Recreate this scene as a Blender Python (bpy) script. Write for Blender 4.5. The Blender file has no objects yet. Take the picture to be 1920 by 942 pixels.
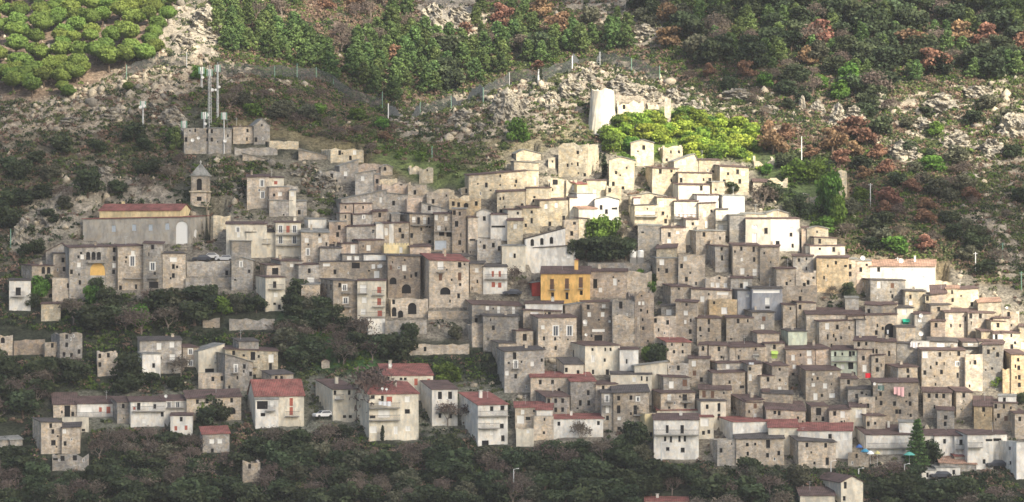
import bpy, math, random
import numpy as np
from mathutils import Vector, Matrix
R = math.radians
sc = bpy.context.scene
col = sc.collection
# ------------------------------------------------------------------ camera, sky, sun, exposure
F = 6000.0            # focal length in pixels of the 1920 px wide photograph
CX, CY = 960.0, 471.0
ZC = 60.0             # camera height
cam_d = bpy.data.cameras.new('camera')
cam = bpy.data.objects.new('camera', cam_d); col.objects.link(cam)
cam.location = (0, 0, ZC); cam.rotation_euler = (R(90), 0, 0)
cam_d.sensor_width = 36; cam_d.lens = 36 * F / 1920
cam_d.clip_start = 1; cam_d.clip_end = 6000
sc.camera = cam
HAZE = .00007
SUN_EL, SUN_AZ = 33.0, 38.0                       # azimuth: from straight behind the camera towards its right
sd = Vector((math.sin(R(SUN_AZ)) * math.cos(R(SUN_EL)), -math.cos(R(SUN_AZ)) * math.cos(R(SUN_EL)), math.sin(R(SUN_EL))))
world = bpy.data.worlds.new('World'); sc.world = world; world.use_nodes = True
wn = world.node_tree.nodes; wl = world.node_tree.links; wn.clear()
sky = wn.new('ShaderNodeTexSky'); sky.sky_type = 'NISHITA'; sky.sun_disc = False
sky.sun_elevation = R(SUN_EL); sky.sun_rotation = R(180 - SUN_AZ); sky.dust_density = 3.0; sky.air_density = 1.0; sky.ozone_density = 1.0
hs = wn.new('ShaderNodeHueSaturation'); hs.inputs['Saturation'].default_value = 0.85   # thin cloud greys the sky
bg = wn.new('ShaderNodeBackground'); bg.inputs['Strength'].default_value = 0.13
wo = wn.new('ShaderNodeOutputWorld')
wl.new(sky.outputs[0], hs.inputs['Color']); wl.new(hs.outputs[0], bg.inputs[0]); wl.new(bg.outputs[0], wo.inputs[0])
sun_d = bpy.data.lights.new('sun', 'SUN'); sun_d.energy = 5.0; sun_d.angle = R(2.0); sun_d.color = (1.0, 0.91, 0.74)
sun = bpy.data.objects.new('sun', sun_d); col.objects.link(sun)
sun.rotation_euler = sd.to_track_quat('Z', 'Y').to_euler()
sc.view_settings.view_transform = 'Standard'; sc.view_settings.look = 'None'
sc.view_settings.exposure = 0.84; sc.view_settings.gamma = 1.0; sc.view_settings.use_curve_mapping = False
try:
    sc.cycles.max_bounces = 5; sc.cycles.diffuse_bounces = 3; sc.cycles.glossy_bounces = 1
    sc.cycles.transparent_max_bounces = 8; sc.cycles.volume_bounces = 0
    sc.cycles.use_denoising = True; sc.cycles.filter_width = 1.55
except Exception: pass

# ------------------------------------------------------------------ numpy noise
_rs = np.random.RandomState(7)
_perm = _rs.permutation(4096)
_g = _rs.uniform(0, 2 * np.pi, 4096)
def perlin(x, y, seed=0):
    x = np.asarray(x, float) + seed * 37.7; y = np.asarray(y, float) + seed * 91.3
    xi = np.floor(x).astype(int); yi = np.floor(y).astype(int); xf = x - xi; yf = y - yi
    def gr(ix, iy, dx, dy):
        a = _g[_perm[(_perm[ix & 4095] + iy) & 4095]]
        return np.cos(a) * dx + np.sin(a) * dy
    u = xf * xf * xf * (xf * (xf * 6 - 15) + 10); v = yf * yf * yf * (yf * (yf * 6 - 15) + 10)
    a = gr(xi, yi, xf, yf); b = gr(xi + 1, yi, xf - 1, yf); c = gr(xi, yi + 1, xf, yf - 1); d = gr(xi + 1, yi + 1, xf - 1, yf - 1)
    return (a + u * (b - a)) * (1 - v) + (c + u * (d - c)) * v
def fbm(x, y, seed=0, o=4):
    s = 0; a = 1.0
    for k in range(o):
        s = s + a * perlin(x * 2 ** k, y * 2 ** k, seed + k); a *= 0.5
    return s

# ------------------------------------------------------------------ zones of the hillside, as the ground shows them
# (polygon in photograph pixels, rock 0..1, ground colour, scrub densities per m2 for G green, D dark, O olive, H heath, Y yellow-green, scree density)
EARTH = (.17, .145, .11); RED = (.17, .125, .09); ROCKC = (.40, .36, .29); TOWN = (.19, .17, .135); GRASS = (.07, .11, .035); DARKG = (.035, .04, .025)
Z = [
 ('default', [(-900, -900), (2900, -900), (2900, 2000), (-900, 2000)], .15, DARKG, dict(D=.3,O=.25,H=.2,G=.1), 0.03),
 ('heath', [(-400, -900), (2400, -900), (2400, 260), (1240, 150), (1130, 95), (960, 150), (740, 210), (420, 120), (-400, 250)], .25, (.12, .09, .06), dict(O=.6,H=.5,G=.4,D=.4), .03),
 ('pinesoil', [(-300, -400), (330, -400), (300, 120), (170, 180), (60, 200), (-300, 210)], .1, RED, dict(G=.02, O=.03), .05),
 ('scree_left', [(-300, 185), (60, 190), (170, 160), (240, 120), (310, 60), (390, 100), (470, 140), (640, 180), (560, 190), (400, 150), (340, 180), (180, 245), (-300, 262)], .8, (.30, .25, .18), dict(O=.55,D=.14,H=.22), .8),
 ('crag_left', [(310, 20), (370, -10), (420, 40), (400, 110), (330, 110), (290, 90)], 1, (.33, .30, .24), dict(O=.12,D=.05), 0.4),
 ('redslope', [(520, -60), (720, -60), (760, 60), (720, 110), (640, 120), (600, 60)], .1, (.11, .08, .065), dict(H=1.0,O=.5,D=.2,G=.1), .01),
 ('crest', [(350, 180), (470, 150), (650, 180), (730, 230), (860, 270), (870, 345), (760, 350), (660, 290), (600, 280), (420, 240)], .15, (.14, .12, .06), dict(H=.8,O=1.1,G=.5,D=.35), .03),
 ('greenslope', [(690, 245), (880, 270), (960, 300), (880, 350), (800, 350), (700, 300)], .05, (.10, .13, .04), dict(G=.7,O=1.1,H=.5), .03),
 ('castle_scree', [(720, 232), (740, 210), (960, 160), (1130, 108), (1240, 145), (1420, 200), (1400, 230), (1260, 200), (1110, 190), (1050, 250), (900, 270), (780, 262)], .75, (.30, .26, .20), dict(O=.9,D=.3,H=.3,G=.08), .6),
 ('castle_slope', [(880, 262), (1060, 240), (1110, 200), (1110, 262), (1040, 275), (950, 300), (880, 320)], .3, (.16, .14, .08), dict(O=.6,D=.25,H=.25,G=.12), .14),
 ('ivy', [(1130, 245), (1180, 215), (1250, 195), (1300, 215), (1400, 230), (1430, 275), (1420, 320), (1270, 300), (1140, 305)], .0, (.10, .15, .03), dict(Y=1.1,G=.25), 0.0),
 ('rightmix', [(1240, 140), (1500, 150), (1660, 230), (1640, 400), (1560, 330), (1440, 240), (1400, 210)], .45, (.16, .12, .08), dict(O=1.0,D=.5,H=.6,G=.4), .2),
 ('ruins_green', [(1440, 270), (1600, 310), (1610, 400), (1560, 430), (1450, 400), (1430, 330)], .05, (.06, .09, .03), dict(D=.8,G=1.1,O=.2), .01),
 ('rightbrown', [(1570, 270), (1700, 290), (1830, 300), (1880, 360), (1800, 430), (1830, 500), (1920, 540), (2300, 620), (2300, 700), (1860, 560), (1760, 500), (1600, 490), (1560, 420)], .15, (.15, .12, .07), dict(O=1.2,H=.8,G=.5,D=.4), .04),
 ('rightscree', [(1690, 160), (1800, 150), (2300, 150), (2300, 600), (1930, 540), (1810, 500), (1790, 420), (1860, 360), (1800, 310), (1690, 320), (1650, 270)], .85, (.31, .27, .20), dict(O=1.2,D=.4,H=.7,G=.35), .40),
 ('rock_top', [(780, -30), (910, -30), (910, 70), (870, 105), (790, 95)], .9, ROCKC, dict(D=.08,H=.12,O=.08), 0.2),
 ('rock_top2', [(990, -30), (1230, -20), (1250, 80), (1200, 100), (1100, 40)], .6, (.26, .23, .18), dict(O=.3,H=.3,D=.08), 0.3),
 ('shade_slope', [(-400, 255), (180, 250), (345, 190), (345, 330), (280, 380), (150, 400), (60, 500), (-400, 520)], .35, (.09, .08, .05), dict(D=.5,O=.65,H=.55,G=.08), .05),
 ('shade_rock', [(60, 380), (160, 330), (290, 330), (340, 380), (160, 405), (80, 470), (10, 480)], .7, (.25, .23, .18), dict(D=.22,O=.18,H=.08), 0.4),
 ('upper_grass', [(385, 270), (460, 280), (640, 300), (680, 370), (600, 410), (425, 410), (395, 360)], .25, (.15, .14, .10), dict(O=.8,D=.28,G=.18,H=.3), .6),
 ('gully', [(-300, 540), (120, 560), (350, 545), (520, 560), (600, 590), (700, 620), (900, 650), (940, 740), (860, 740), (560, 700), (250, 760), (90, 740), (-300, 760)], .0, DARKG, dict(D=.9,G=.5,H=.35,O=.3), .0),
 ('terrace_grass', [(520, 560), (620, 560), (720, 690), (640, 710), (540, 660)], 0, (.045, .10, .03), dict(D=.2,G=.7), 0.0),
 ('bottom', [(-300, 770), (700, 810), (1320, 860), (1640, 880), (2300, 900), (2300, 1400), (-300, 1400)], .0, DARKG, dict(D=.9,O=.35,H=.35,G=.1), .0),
 ('town', [(60, 500), (160, 410), (350, 400), (420, 410), (620, 400), (640, 300), (740, 330), (880, 370), (960, 290), (1130, 270), (1190, 300), (1420, 300), (1420, 360), (1520, 420), (1590, 480), (1760, 500), (2000, 570), (2300, 650), (2300, 890), (1640, 880), (1310, 870), (960, 830), (950, 650), (740, 625), (600, 590), (480, 560), (100, 560)], .0, TOWN, dict(O=.16,D=.07,H=.07), .30),
 ('town2', [(90, 740), (590, 700), (960, 720), (960, 830), (560, 810), (370, 790), (130, 820)], .0, (.13, .13, .10), dict(D=.3,O=.25,H=.15), .10),
]
def inpoly(px, py, poly):
    n = len(poly); c = np.zeros(px.shape, bool)
    for i in range(n):
        x1, y1 = poly[i]; x2, y2 = poly[(i + 1) % n]
        if y1 == y2: continue
        t = ((y1 > py) != (y2 > py)) & (px < (x2 - x1) * (py - y1) / (y2 - y1) + x1)
        c ^= t
    return c
def project(x, y, z):
    return CX + F * x / np.maximum(y, 1), CY - F * (z - ZC) / np.maximum(y, 1)
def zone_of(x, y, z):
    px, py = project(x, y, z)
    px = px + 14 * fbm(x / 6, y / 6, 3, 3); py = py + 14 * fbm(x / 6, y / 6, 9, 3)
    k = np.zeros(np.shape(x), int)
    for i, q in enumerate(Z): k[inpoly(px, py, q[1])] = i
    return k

# ------------------------------------------------------------------ terrain height
CP = []   # control points: pixel x, pixel y, distance
def colm(px, *pairs):
    for py, Y in pairs: CP.append((px, py, Y))
low = [(1000, 600), (900, 620), (850, 630), (750, 647), (650, 664), (550, 680), (450, 697)]
for px in (-300, 0, 300, 600, 900, 1200, 1500, 1800, 2200): colm(px, *low)
for px in (900, 1200, 1500): colm(px, (350, 715))
colm(-300, (350, 714), (250, 732), (150, 758), (50, 795), (-100, 850), (-400, 960))
colm(0, (350, 714), (250, 731), (200, 742), (150, 757), (50, 793), (-100, 850), (-400, 960))
colm(300, (350, 714), (250, 733), (190, 741), (120, 754), (60, 772), (-20, 805), (-150, 860), (-450, 980))
colm(600, (350, 716), (280, 731), (200, 752), (130, 785), (60, 812), (-50, 850), (-400, 980))
colm(760, (250, 738), (215, 748), (140, 800), (40, 840), (-200, 920))
colm(940, (260, 735), (200, 747), (160, 756), (90, 822), (0, 856), (-200, 930), (-500, 1040))
colm(1130, (260, 735), (180, 748), (112, 760), (50, 835), (-60, 875), (-300, 960))
colm(1300, (260, 736), (180, 760), (90, 800), (0, 835), (-200, 910), (-500, 1030))
colm(1600, (350, 716), (250, 741), (150, 770), (50, 806), (-60, 850), (-400, 980))
colm(1900, (450, 697), (350, 718), (250, 742), (150, 771), (50, 808), (-60, 850), (-400, 980))
colm(2300, (450, 697), (350, 718), (150, 771), (-60, 850), (-400, 980))
CW = [((px - CX) / F * Y, Y, ZC + (CY - py) / F * Y) for px, py, Y in CP]
# the hollows hidden behind the two crests
for px, Y, dz in ((760, 762, -1.5), (940, 776, -2.5), (1130, 782, -3.0), (1210, 775, -2.0)):
    z = [c[2] for c in CW if abs(c[0] - (px - CX) / F * c[1]) < 8 and abs(c[1] - Y) < 30]
    CW.append(((px - CX) / F * Y, Y, (max(c for c in z if c) if z else 100) * 0 + {760: 88.5, 940: 97.0, 1130: 102.5, 1210: 98.0}[px] + dz))
CW = np.array(CW)
def _phi(r2): return np.sqrt(r2 + 64.0)
_A = _phi((CW[:, None, 0] - CW[None, :, 0]) ** 2 + (CW[:, None, 1] - CW[None, :, 1]) ** 2)
_n = len(CW); _P = np.c_[np.ones(_n), CW[:, 0] / 100, CW[:, 1] / 100]
_M = np.block([[_A + 2.0 * -np.eye(_n), _P], [_P.T, np.zeros((3, 3))]])
_w = np.linalg.solve(_M, np.r_[CW[:, 2], 0, 0, 0])
def H0(x, y):
    xs = np.clip(x, -185, 185); ys = np.clip(y, 590, 1040)
    out = np.zeros(np.shape(xs)) + _w[_n] + _w[_n + 1] * xs / 100 + _w[_n + 2] * ys / 100
    for i in range(_n): out = out + _w[i] * _phi((xs - CW[i, 0]) ** 2 + (ys - CW[i, 1]) ** 2)
    # far above: the mountain goes on up and rounds off; in front: falls to the valley floor, then up to the viewer's bank
    up = np.clip(y - 1040, 0, None); out = out + 0.12 * np.minimum(up, 300) - 0.05 * up
    out = out + 6 * fbm(x / 90, y / 90, 21, 3) * np.clip((np.abs(x) - 185) / 100, 0, 1)
    t = np.clip((590 - y) / 120, 0, 1); t = t * t * (3 - 2 * t)
    floor = 2 + 3 * fbm(x / 60, y / 60, 5, 2)
    out = out * (1 - t) + floor * t
    b = np.clip((150 - y) / 145, 0, 1); b = b * b * (3 - 2 * b)
    return out * (1 - b) + (ZC - 1.7) * b
def axis(lo, hi, step, far_lo, far_hi):
    a = list(np.arange(lo, hi, step)); s = step; v = lo; pre = []
    while v > far_lo: s = min(s * 1.35, 60); v -= s; pre.append(v)
    s = step; v = a[-1]; post = []
    while v < far_hi: s = min(s * 1.35, 60); v += s; post.append(v)
    return np.array(pre[::-1] + a + post)
GX = axis(-152, 152, 0.62, -1500, 1500); GY = axis(596, 905, 0.62, -60, 2600)
XX, YY = np.meshgrid(GX, GY)
ZZ = H0(XX, YY)
ZK = zone_of(XX, YY, ZZ)
rockmask = np.array([q[2] for q in Z])[ZK]
townmask = np.array([1.0 if q[0].startswith('town') else 0.0 for q in Z])[ZK]
def blur(a, n):
    for _ in range(n):
        a = (a + np.roll(a, 1, 0) + np.roll(a, -1, 0) + np.roll(a, 1, 1) + np.roll(a, -1, 1)) / 5
    return a
rb = blur(rockmask, 8); tb = blur(townmask, 5)
inner = np.clip((560 - np.abs(XX)) / 100, 0, 1) * np.clip((YY - 560) / 30, 0, 1)
rid = 1 - np.abs(fbm(XX / 11, YY / 6, 31, 4)) * 1.9
steps = fbm(XX / 7, YY / 4.0, 41, 3)
ZZ = ZZ + inner * (rb * (1.7 * (rid - .55) + 1.5 * np.round(steps * 2.2) / 2.2 * .7 + .7 * fbm(XX / 2.2, YY / 1.4, 51, 3)) + (1 - tb) * (.55 * fbm(XX / 9, YY / 9, 61, 3) + .22 * fbm(XX / 1.6, YY / 1.6, 71, 2)))
def Hs(x, y):
    x = np.asarray(x, float); y = np.asarray(y, float)
    i = np.clip(np.searchsorted(GX, x) - 1, 0, len(GX) - 2); j = np.clip(np.searchsorted(GY, y) - 1, 0, len(GY) - 2)
    u = (x - GX[i]) / (GX[i + 1] - GX[i]); v = (y - GY[j]) / (GY[j + 1] - GY[j])
    return (ZZ[j, i] * (1 - u) + ZZ[j, i + 1] * u) * (1 - v) + (ZZ[j + 1, i] * (1 - u) + ZZ[j + 1, i + 1] * u) * v
_ys = np.arange(560, 1300, 0.4)
def at(px, py):
    """where the line of sight through a pixel of the photograph first meets the hillside"""
    x = (px - CX) / F * _ys; z = ZC + (CY - py) / F * _ys
    h = Hs(x, _ys); k = np.argmax(h >= z)
    if h[k] < z[k]: k = len(_ys) - 1
    return Vector((x[k], _ys[k], z[k]))

# ------------------------------------------------------------------ materials
def nt(name):
    m = bpy.data.materials.new(name); m.use_nodes = True; n = m.node_tree.nodes; n.clear()
    o = n.new('ShaderNodeOutputMaterial'); b = n.new('ShaderNodeBsdfPrincipled'); m.node_tree.links.new(b.outputs[0], o.inputs[0])
    b.inputs['Roughness'].default_value = .9
    try: b.inputs['Specular IOR Level'].default_value = .2
    except Exception: pass
    return m, n, m.node_tree.links, b
def noise(n, l, vec, scale, detail=4, rough=.6):
    t = n.new('ShaderNodeTexNoise'); t.inputs['Scale'].default_value = scale; t.inputs['Detail'].default_value = detail; t.inputs['Roughness'].default_value = rough
    if vec: l.new(vec, t.inputs['Vector'])
    return t.outputs['Fac']
def ramp(n, l, fac, stops):
    r = n.new('ShaderNodeValToRGB'); e = r.color_ramp.elements
    while len(e) < len(stops): e.new(.5)
    for k, (p, c) in enumerate(stops):
        e[k].position = p; e[k].color = (c[0], c[1], c[2], 1) if not isinstance(c, (int, float)) else (c, c, c, 1)
    l.new(fac, r.inputs[0]); return r.outputs[0]
def mix(n, l, fac, a, b, mode='MIX'):
    m = n.new('ShaderNodeMix'); m.data_type = 'RGBA'; m.blend_type = mode
    for s, v in ((m.inputs[0], fac), (m.inputs[6], a), (m.inputs[7], b)):
        if isinstance(v, (int, float)): s.default_value = v
        elif isinstance(v, tuple): s.default_value = (v[0], v[1], v[2], 1)
        else: l.new(v, s)
    return m.outputs[2]
def mul(c, k): return tuple(min(1, x * k) for x in c)
def coords(n, l, sx=1, sy=1, sz=1):
    g = n.new('ShaderNodeNewGeometry'); m = n.new('ShaderNodeMapping'); m.inputs['Scale'].default_value = (sx, sy, sz)
    l.new(g.outputs['Position'], m.inputs[0]); return m.outputs[0]
WALLC = dict(w=(.72, .71, .67), c=(.68, .64, .54), p=(.54, .49, .385), s=(.475, .425, .36), g=(.385, .37, .345), b=(.38, .33, .28), k=(.51, .43, .365),
             y=(.78, .50, .18), q=(.41, .39, .35), z=(.70, .60, .36), o=(.50, .41, .28), u=(.34, .36, .40), e=(.60, .66, .54), R=(.40, .06, .045))
WALLN = dict(q='pale grey', w='white', c='cream', p='pale stone', s='tan stone', g='grey stone', b='brown stone', k='pinkish', y='golden yellow', z='pale yellow', o='ochre', u='blue grey', e='mint', R='red')
WM = {}
for k, c in WALLC.items():
    m, n, l, b = nt('wall_' + WALLN[k].replace(' ', '_'))
    plaster = k in 'wcyzeuRq'
    oi0 = n.new('ShaderNodeObjectInfo'); gg = n.new('ShaderNodeNewGeometry'); sc1 = n.new('ShaderNodeMapRange'); sc1.inputs[3].default_value = .65; sc1.inputs[4].default_value = 1.7; l.new(oi0.outputs['Random'], sc1.inputs[0])
    vm = n.new('ShaderNodeVectorMath'); vm.operation = 'SCALE'; l.new(gg.outputs['Position'], vm.inputs[0]); l.new(sc1.outputs[0], vm.inputs['Scale']); v = vm.outputs[0]
    big = noise(n, l, v, .22, 5, .65); med = noise(n, l, v, 1.1, 4, .7); fine = noise(n, l, v, 5.0, 3, .7)
    streak = noise(n, l, coords(n, l, 1, 1, .42), .9, 4, .65)
    a = .55 if plaster else 1.0
    base = mix(n, l, ramp(n, l, big, [(.36, 0), (.62, 1)]), mul(c, 1 - .38 * a), mul(c, 1 + .22 * a))
    warm = mix(n, l, ramp(n, l, med, [(.42, 0), (.60, .62 * a)]), base, (c[0] * 1.12, c[1] * .93, c[2] * .66))
    grey = mix(n, l, ramp(n, l, streak, [(.44, 0), (.62, .75 * (.85 if plaster else 1))]), warm, (c[0] * .55, c[1] * .56, c[2] * .58))
    if plaster:
        patch = noise(n, l, v, .55, 5, .75)
        out = mix(n, l, ramp(n, l, patch, [(.62, 0), (.66, .6 if k not in 'wy' else .45)]), grey, (.34, .29, .22))
    else:
        vo = n.new('ShaderNodeTexVoronoi'); vo.inputs['Scale'].default_value = 1.9; l.new(coords(n, l, 1, 1, 1.7), vo.inputs['Vector'])
        sv = n.new('ShaderNodeSeparateColor'); l.new(vo.outputs['Color'], sv.inputs[0])
        grey = mix(n, l, 1.0, grey, ramp(n, l, sv.outputs[0], [(0, .78), (1, 1.18)]), 'MULTIPLY')
        out = mix(n, l, ramp(n, l, fine, [(.36, .55), (.47, 0)]), grey, mul(c, .38))
        bp = n.new('ShaderNodeBump'); bp.inputs['Strength'].default_value = .6; bp.inputs['Distance'].default_value = .12
        l.new(fine, bp.inputs['Height']); l.new(bp.outputs[0], b.inputs['Normal'])
    oi = n.new('ShaderNodeObjectInfo')
    hsv = n.new('ShaderNodeHueSaturation'); l.new(out, hsv.inputs['Color'])
    mr = n.new('ShaderNodeMapRange'); mr.inputs[3].default_value = .78 if not plaster else .93; mr.inputs[4].default_value = 1.28 if not plaster else 1.06
    l.new(oi.outputs['Random'], mr.inputs[0]); l.new(mr.outputs[0], hsv.inputs['Value'])
    l.new(hsv.outputs[0], b.inputs['Base Color']); WM[k] = m
ROOFC = dict(r=(.27, .095, .082), b=(.125, .078, .072), d=(.095, .082, .080), o=(.42, .25, .18), g=(.27, .26, .24))
ROOFN = dict(r='bright red', b='brown red', d='dark', o='orange', g='grey')
RM = {}
for k, c in ROOFC.items():
    m, n, l, b = nt('roof_' + ROOFN[k].replace(' ', '_'))
    v = coords(n, l); a = noise(n, l, v, .5, 4, .7); f = noise(n, l, v, 4, 3, .7)
    x = mix(n, l, ramp(n, l, a, [(.38, 0), (.6, 1)]), mul(c, .58), mul(c, 1.3))
    x = mix(n, l, ramp(n, l, f, [(.46, 0), (.62, .75)]), x, (c[0] * .35 + .09, c[1] * .5 + .08, c[2] * .5 + .065))
    tc = n.new('ShaderNodeTexCoord'); wv = n.new('ShaderNodeTexWave'); wv.bands_direction = 'X'; wv.inputs['Scale'].default_value = .9; wv.inputs['Distortion'].default_value = .6
    l.new(tc.outputs['Object'], wv.inputs['Vector'])
    x = mix(n, l, .35 if k != 'g' else 0.0, x, ramp(n, l, wv.outputs['Fac'], [(0, .45), (1, 1.2)]), 'MULTIPLY')
    bp = n.new('ShaderNodeBump'); bp.inputs['Strength'].default_value = .5; bp.inputs['Distance'].default_value = .1
    l.new(wv.outputs['Fac'], bp.inputs['Height']); l.new(bp.outputs[0], b.inputs['Normal'])
    l.new(x, b.inputs['Base Color']); RM[k] = m
def plain(name, c, rough=.8, var=.25, metal=0):
    m, n, l, b = nt(name); x = noise(n, l, coords(n, l), 2.5, 3)
    l.new(mix(n, l, x, mul(c, 1 - var), mul(c, 1 + var)), b.inputs['Base Color']); b.inputs['Roughness'].default_value = rough; b.inputs['Metallic'].default_value = metal
    return m
M = dict(dark=plain('dark_opening', (.018, .017, .018)), shutter=plain('brown_shutter', (.16, .09, .06)), redshut=plain('red_shutter', (.42, .13, .09)),
         white=plain('white_paint', (.78, .77, .73), .6, .06), glass=plain('window_glass', (.10, .11, .13), .25, .2), grey=plain('weathered_concrete', (.26, .25, .23)),
         iron=plain('dark_iron', (.06, .06, .065), .5), steel=plain('galvanised_steel', (.55, .56, .56), .45, .1, .3), green=plain('green_awning', (.02, .38, .24)),
         lime=plain('lime_paint', (.50, .68, .16)), blue=plain('blue_grey_glazing', (.42, .47, .52), .4), ochre=plain('ochre_plaster', (.66, .42, .14)),
         bark=plain('bark', (.10, .075, .055)), pbark=plain('pale_bark', (.22, .18, .15)), postg=plain('green_post', (.20, .34, .26), .6), wire=plain('fence_wire', (.16, .17, .17), .5))

# ------------------------------------------------------------------ mesh helpers
class MB:
    def __init__(s): s.v = []; s.f = []
    def quad(s, a, b, c, d):
        k = len(s.v); s.v += [tuple(a), tuple(b), tuple(c), tuple(d)]; s.f.append((k, k + 1, k + 2, k + 3))
    def poly(s, pts):
        k = len(s.v); s.v += [tuple(p) for p in pts]; s.f.append(tuple(range(k, k + len(pts))))
    def box(s, x0, x1, y0, y1, z0, z1):
        k = len(s.v); s.v += [(x, y, z) for z in (z0, z1) for x, y in ((x0, y0), (x1, y0), (x1, y1), (x0, y1))]
        for f in ((0, 3, 2, 1), (4, 5, 6, 7), (0, 1, 5, 4), (1, 2, 6, 5), (2, 3, 7, 6), (3, 0, 4, 7)): s.f.append(tuple(k + i for i in f))
    def slab(s, pts, t):
        n = len(pts); k = len(s.v); s.v += [tuple(p) for p in pts] + [(p[0], p[1], p[2] + t) for p in pts]
        s.f.append(tuple(k + i for i in range(n))[::-1]); s.f.append(tuple(k + n + i for i in range(n)))
        for i in range(n): j = (i + 1) % n; s.f.append((k + i, k + j, k + n + j, k + n + i))
    def tube(s, a, b, r0, r1, n=6):
        a = Vector(a); b = Vector(b); d = (b - a)
        if d.length < 1e-6: return
        d.normalize(); u = d.orthogonal().normalized(); w = d.cross(u); k = len(s.v)
        for p, r in ((a, r0), (b, r1)):
            for i in range(n):
                t = 2 * math.pi * i / n; q = p + (u * math.cos(t) + w * math.sin(t)) * r; s.v.append(tuple(q))
        for i in range(n): j = (i + 1) % n; s.f.append((k + i, k + j, k + n + j, k + n + i))
        s.f.append(tuple(k + i for i in range(n))[::-1]); s.f.append(tuple(k + n + i for i in range(n)))
    def mesh(s, name, mat):
        me = bpy.data.meshes.new(name); me.from_pydata(s.v, [], s.f); me.materials.append(mat); me.update(); return me
    def build(s, name, mat, parent=None, mw=None):
        o = bpy.data.objects.new(name, s.mesh(name, mat)); col.objects.link(o)
        if parent: o.parent = parent
        if mw is not None: o.matrix_local = mw
        return o
def tag(o, label=None, cat=None, group=None, kind=None):
    if label: o['label'] = label
    if cat: o['category'] = cat
    if group: o['group'] = group
    if kind: o['kind'] = kind
    return o
def empty(name, loc, rz=0):
    o = bpy.data.objects.new(name, None); col.objects.link(o); o.location = loc; o.rotation_euler = (0, 0, rz); o.empty_display_size = .5; return o
AUTO = []     # things that still need a label: (object, px, py, look, noun)
LAND = []     # landmarks: (phrase, px, py)
GROUND_MARK = 1

# ------------------------------------------------------------------ hillside sheet
def build_hill():
    ny, nx = XX.shape; V = np.empty((ny * nx, 3), np.float32); V[:, 0] = XX.ravel(); V[:, 1] = YY.ravel(); V[:, 2] = ZZ.ravel()
    i = np.arange((ny - 1) * (nx - 1)); r = i // (nx - 1); c = i % (nx - 1); a = r * nx + c
    Fq = np.stack([a, a + 1, a + nx + 1, a + nx], 1).astype(np.int32)
    me = bpy.data.meshes.new('hillside'); me.vertices.add(len(V)); me.vertices.foreach_set('co', V.ravel())
    me.loops.add(Fq.size); me.loops.foreach_set('vertex_index', Fq.ravel()); me.polygons.add(len(Fq))
    me.polygons.foreach_set('loop_start', np.arange(len(Fq), dtype=np.int32) * 4)
    try: me.polygons.foreach_set('loop_total', np.full(len(Fq), 4, np.int32))
    except Exception: pass
    me.update(calc_edges=True)
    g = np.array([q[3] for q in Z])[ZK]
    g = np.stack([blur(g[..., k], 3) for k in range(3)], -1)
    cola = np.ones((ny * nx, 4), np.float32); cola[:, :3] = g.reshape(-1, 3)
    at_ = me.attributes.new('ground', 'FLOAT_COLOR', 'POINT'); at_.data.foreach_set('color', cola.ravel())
    ar = me.attributes.new('rock', 'FLOAT', 'POINT'); ar.data.foreach_set('value', rb.ravel().astype(np.float32))
    m, n, l, b = nt('hillside_ground')
    ga = n.new('ShaderNodeAttribute'); ga.attribute_name = 'ground'; ra = n.new('ShaderNodeAttribute'); ra.attribute_name = 'rock'
    v = coords(n, l); n1 = noise(n, l, v, .35, 5, .7); n2 = noise(n, l, v, 1.6, 4, .75); n3 = noise(n, l, v, .12, 4, .6)
    gr = mix(n, l, 1.0, ga.outputs['Color'], ramp(n, l, n1, [(.3, .55), (.7, 1.5)]), 'MULTIPLY')
    gr = mix(n, l, 1.0, gr, ramp(n, l, n2, [(.36, .45), (.62, 1.5)]), 'MULTIPLY')
    vo = n.new('ShaderNodeTexVoronoi'); vo.inputs['Scale'].default_value = .85; l.new(v, vo.inputs['Vector'])
    sv = n.new('ShaderNodeSeparateColor'); l.new(vo.outputs['Color'], sv.inputs[0])
    rk = mix(n, l, n1, (.17, .155, .14), (.39, .335, .265))
    rk = mix(n, l, 1.0, rk, ramp(n, l, sv.outputs[0], [(0, .55), (1, 1.45)]), 'MULTIPLY')
    rk = mix(n, l, ramp(n, l, n2, [(.38, .9), (.50, 0)]), rk, (.07, .06, .045))
    fac = n.new('ShaderNodeMath'); fac.operation = 'MULTIPLY'; l.new(ra.outputs['Fac'], fac.inputs[0])
    l.new(ramp(n, l, mix(n, l, .5, n2, n3), [(.40, .15), (.56, 1)]), fac.inputs[1])
    l.new(mix(n, l, fac.outputs[0], gr, rk), b.inputs['Base Color'])
    bp = n.new('ShaderNodeBump'); bp.inputs['Strength'].default_value = .8; bp.inputs['Distance'].default_value = .5
    l.new(n2, bp.inputs['Height']); l.new(bp.outputs[0], b.inputs['Normal'])
    me.materials.append(m); o = bpy.data.objects.new('hillside', me); col.objects.link(o); tag(o, kind='structure'); return o
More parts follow.
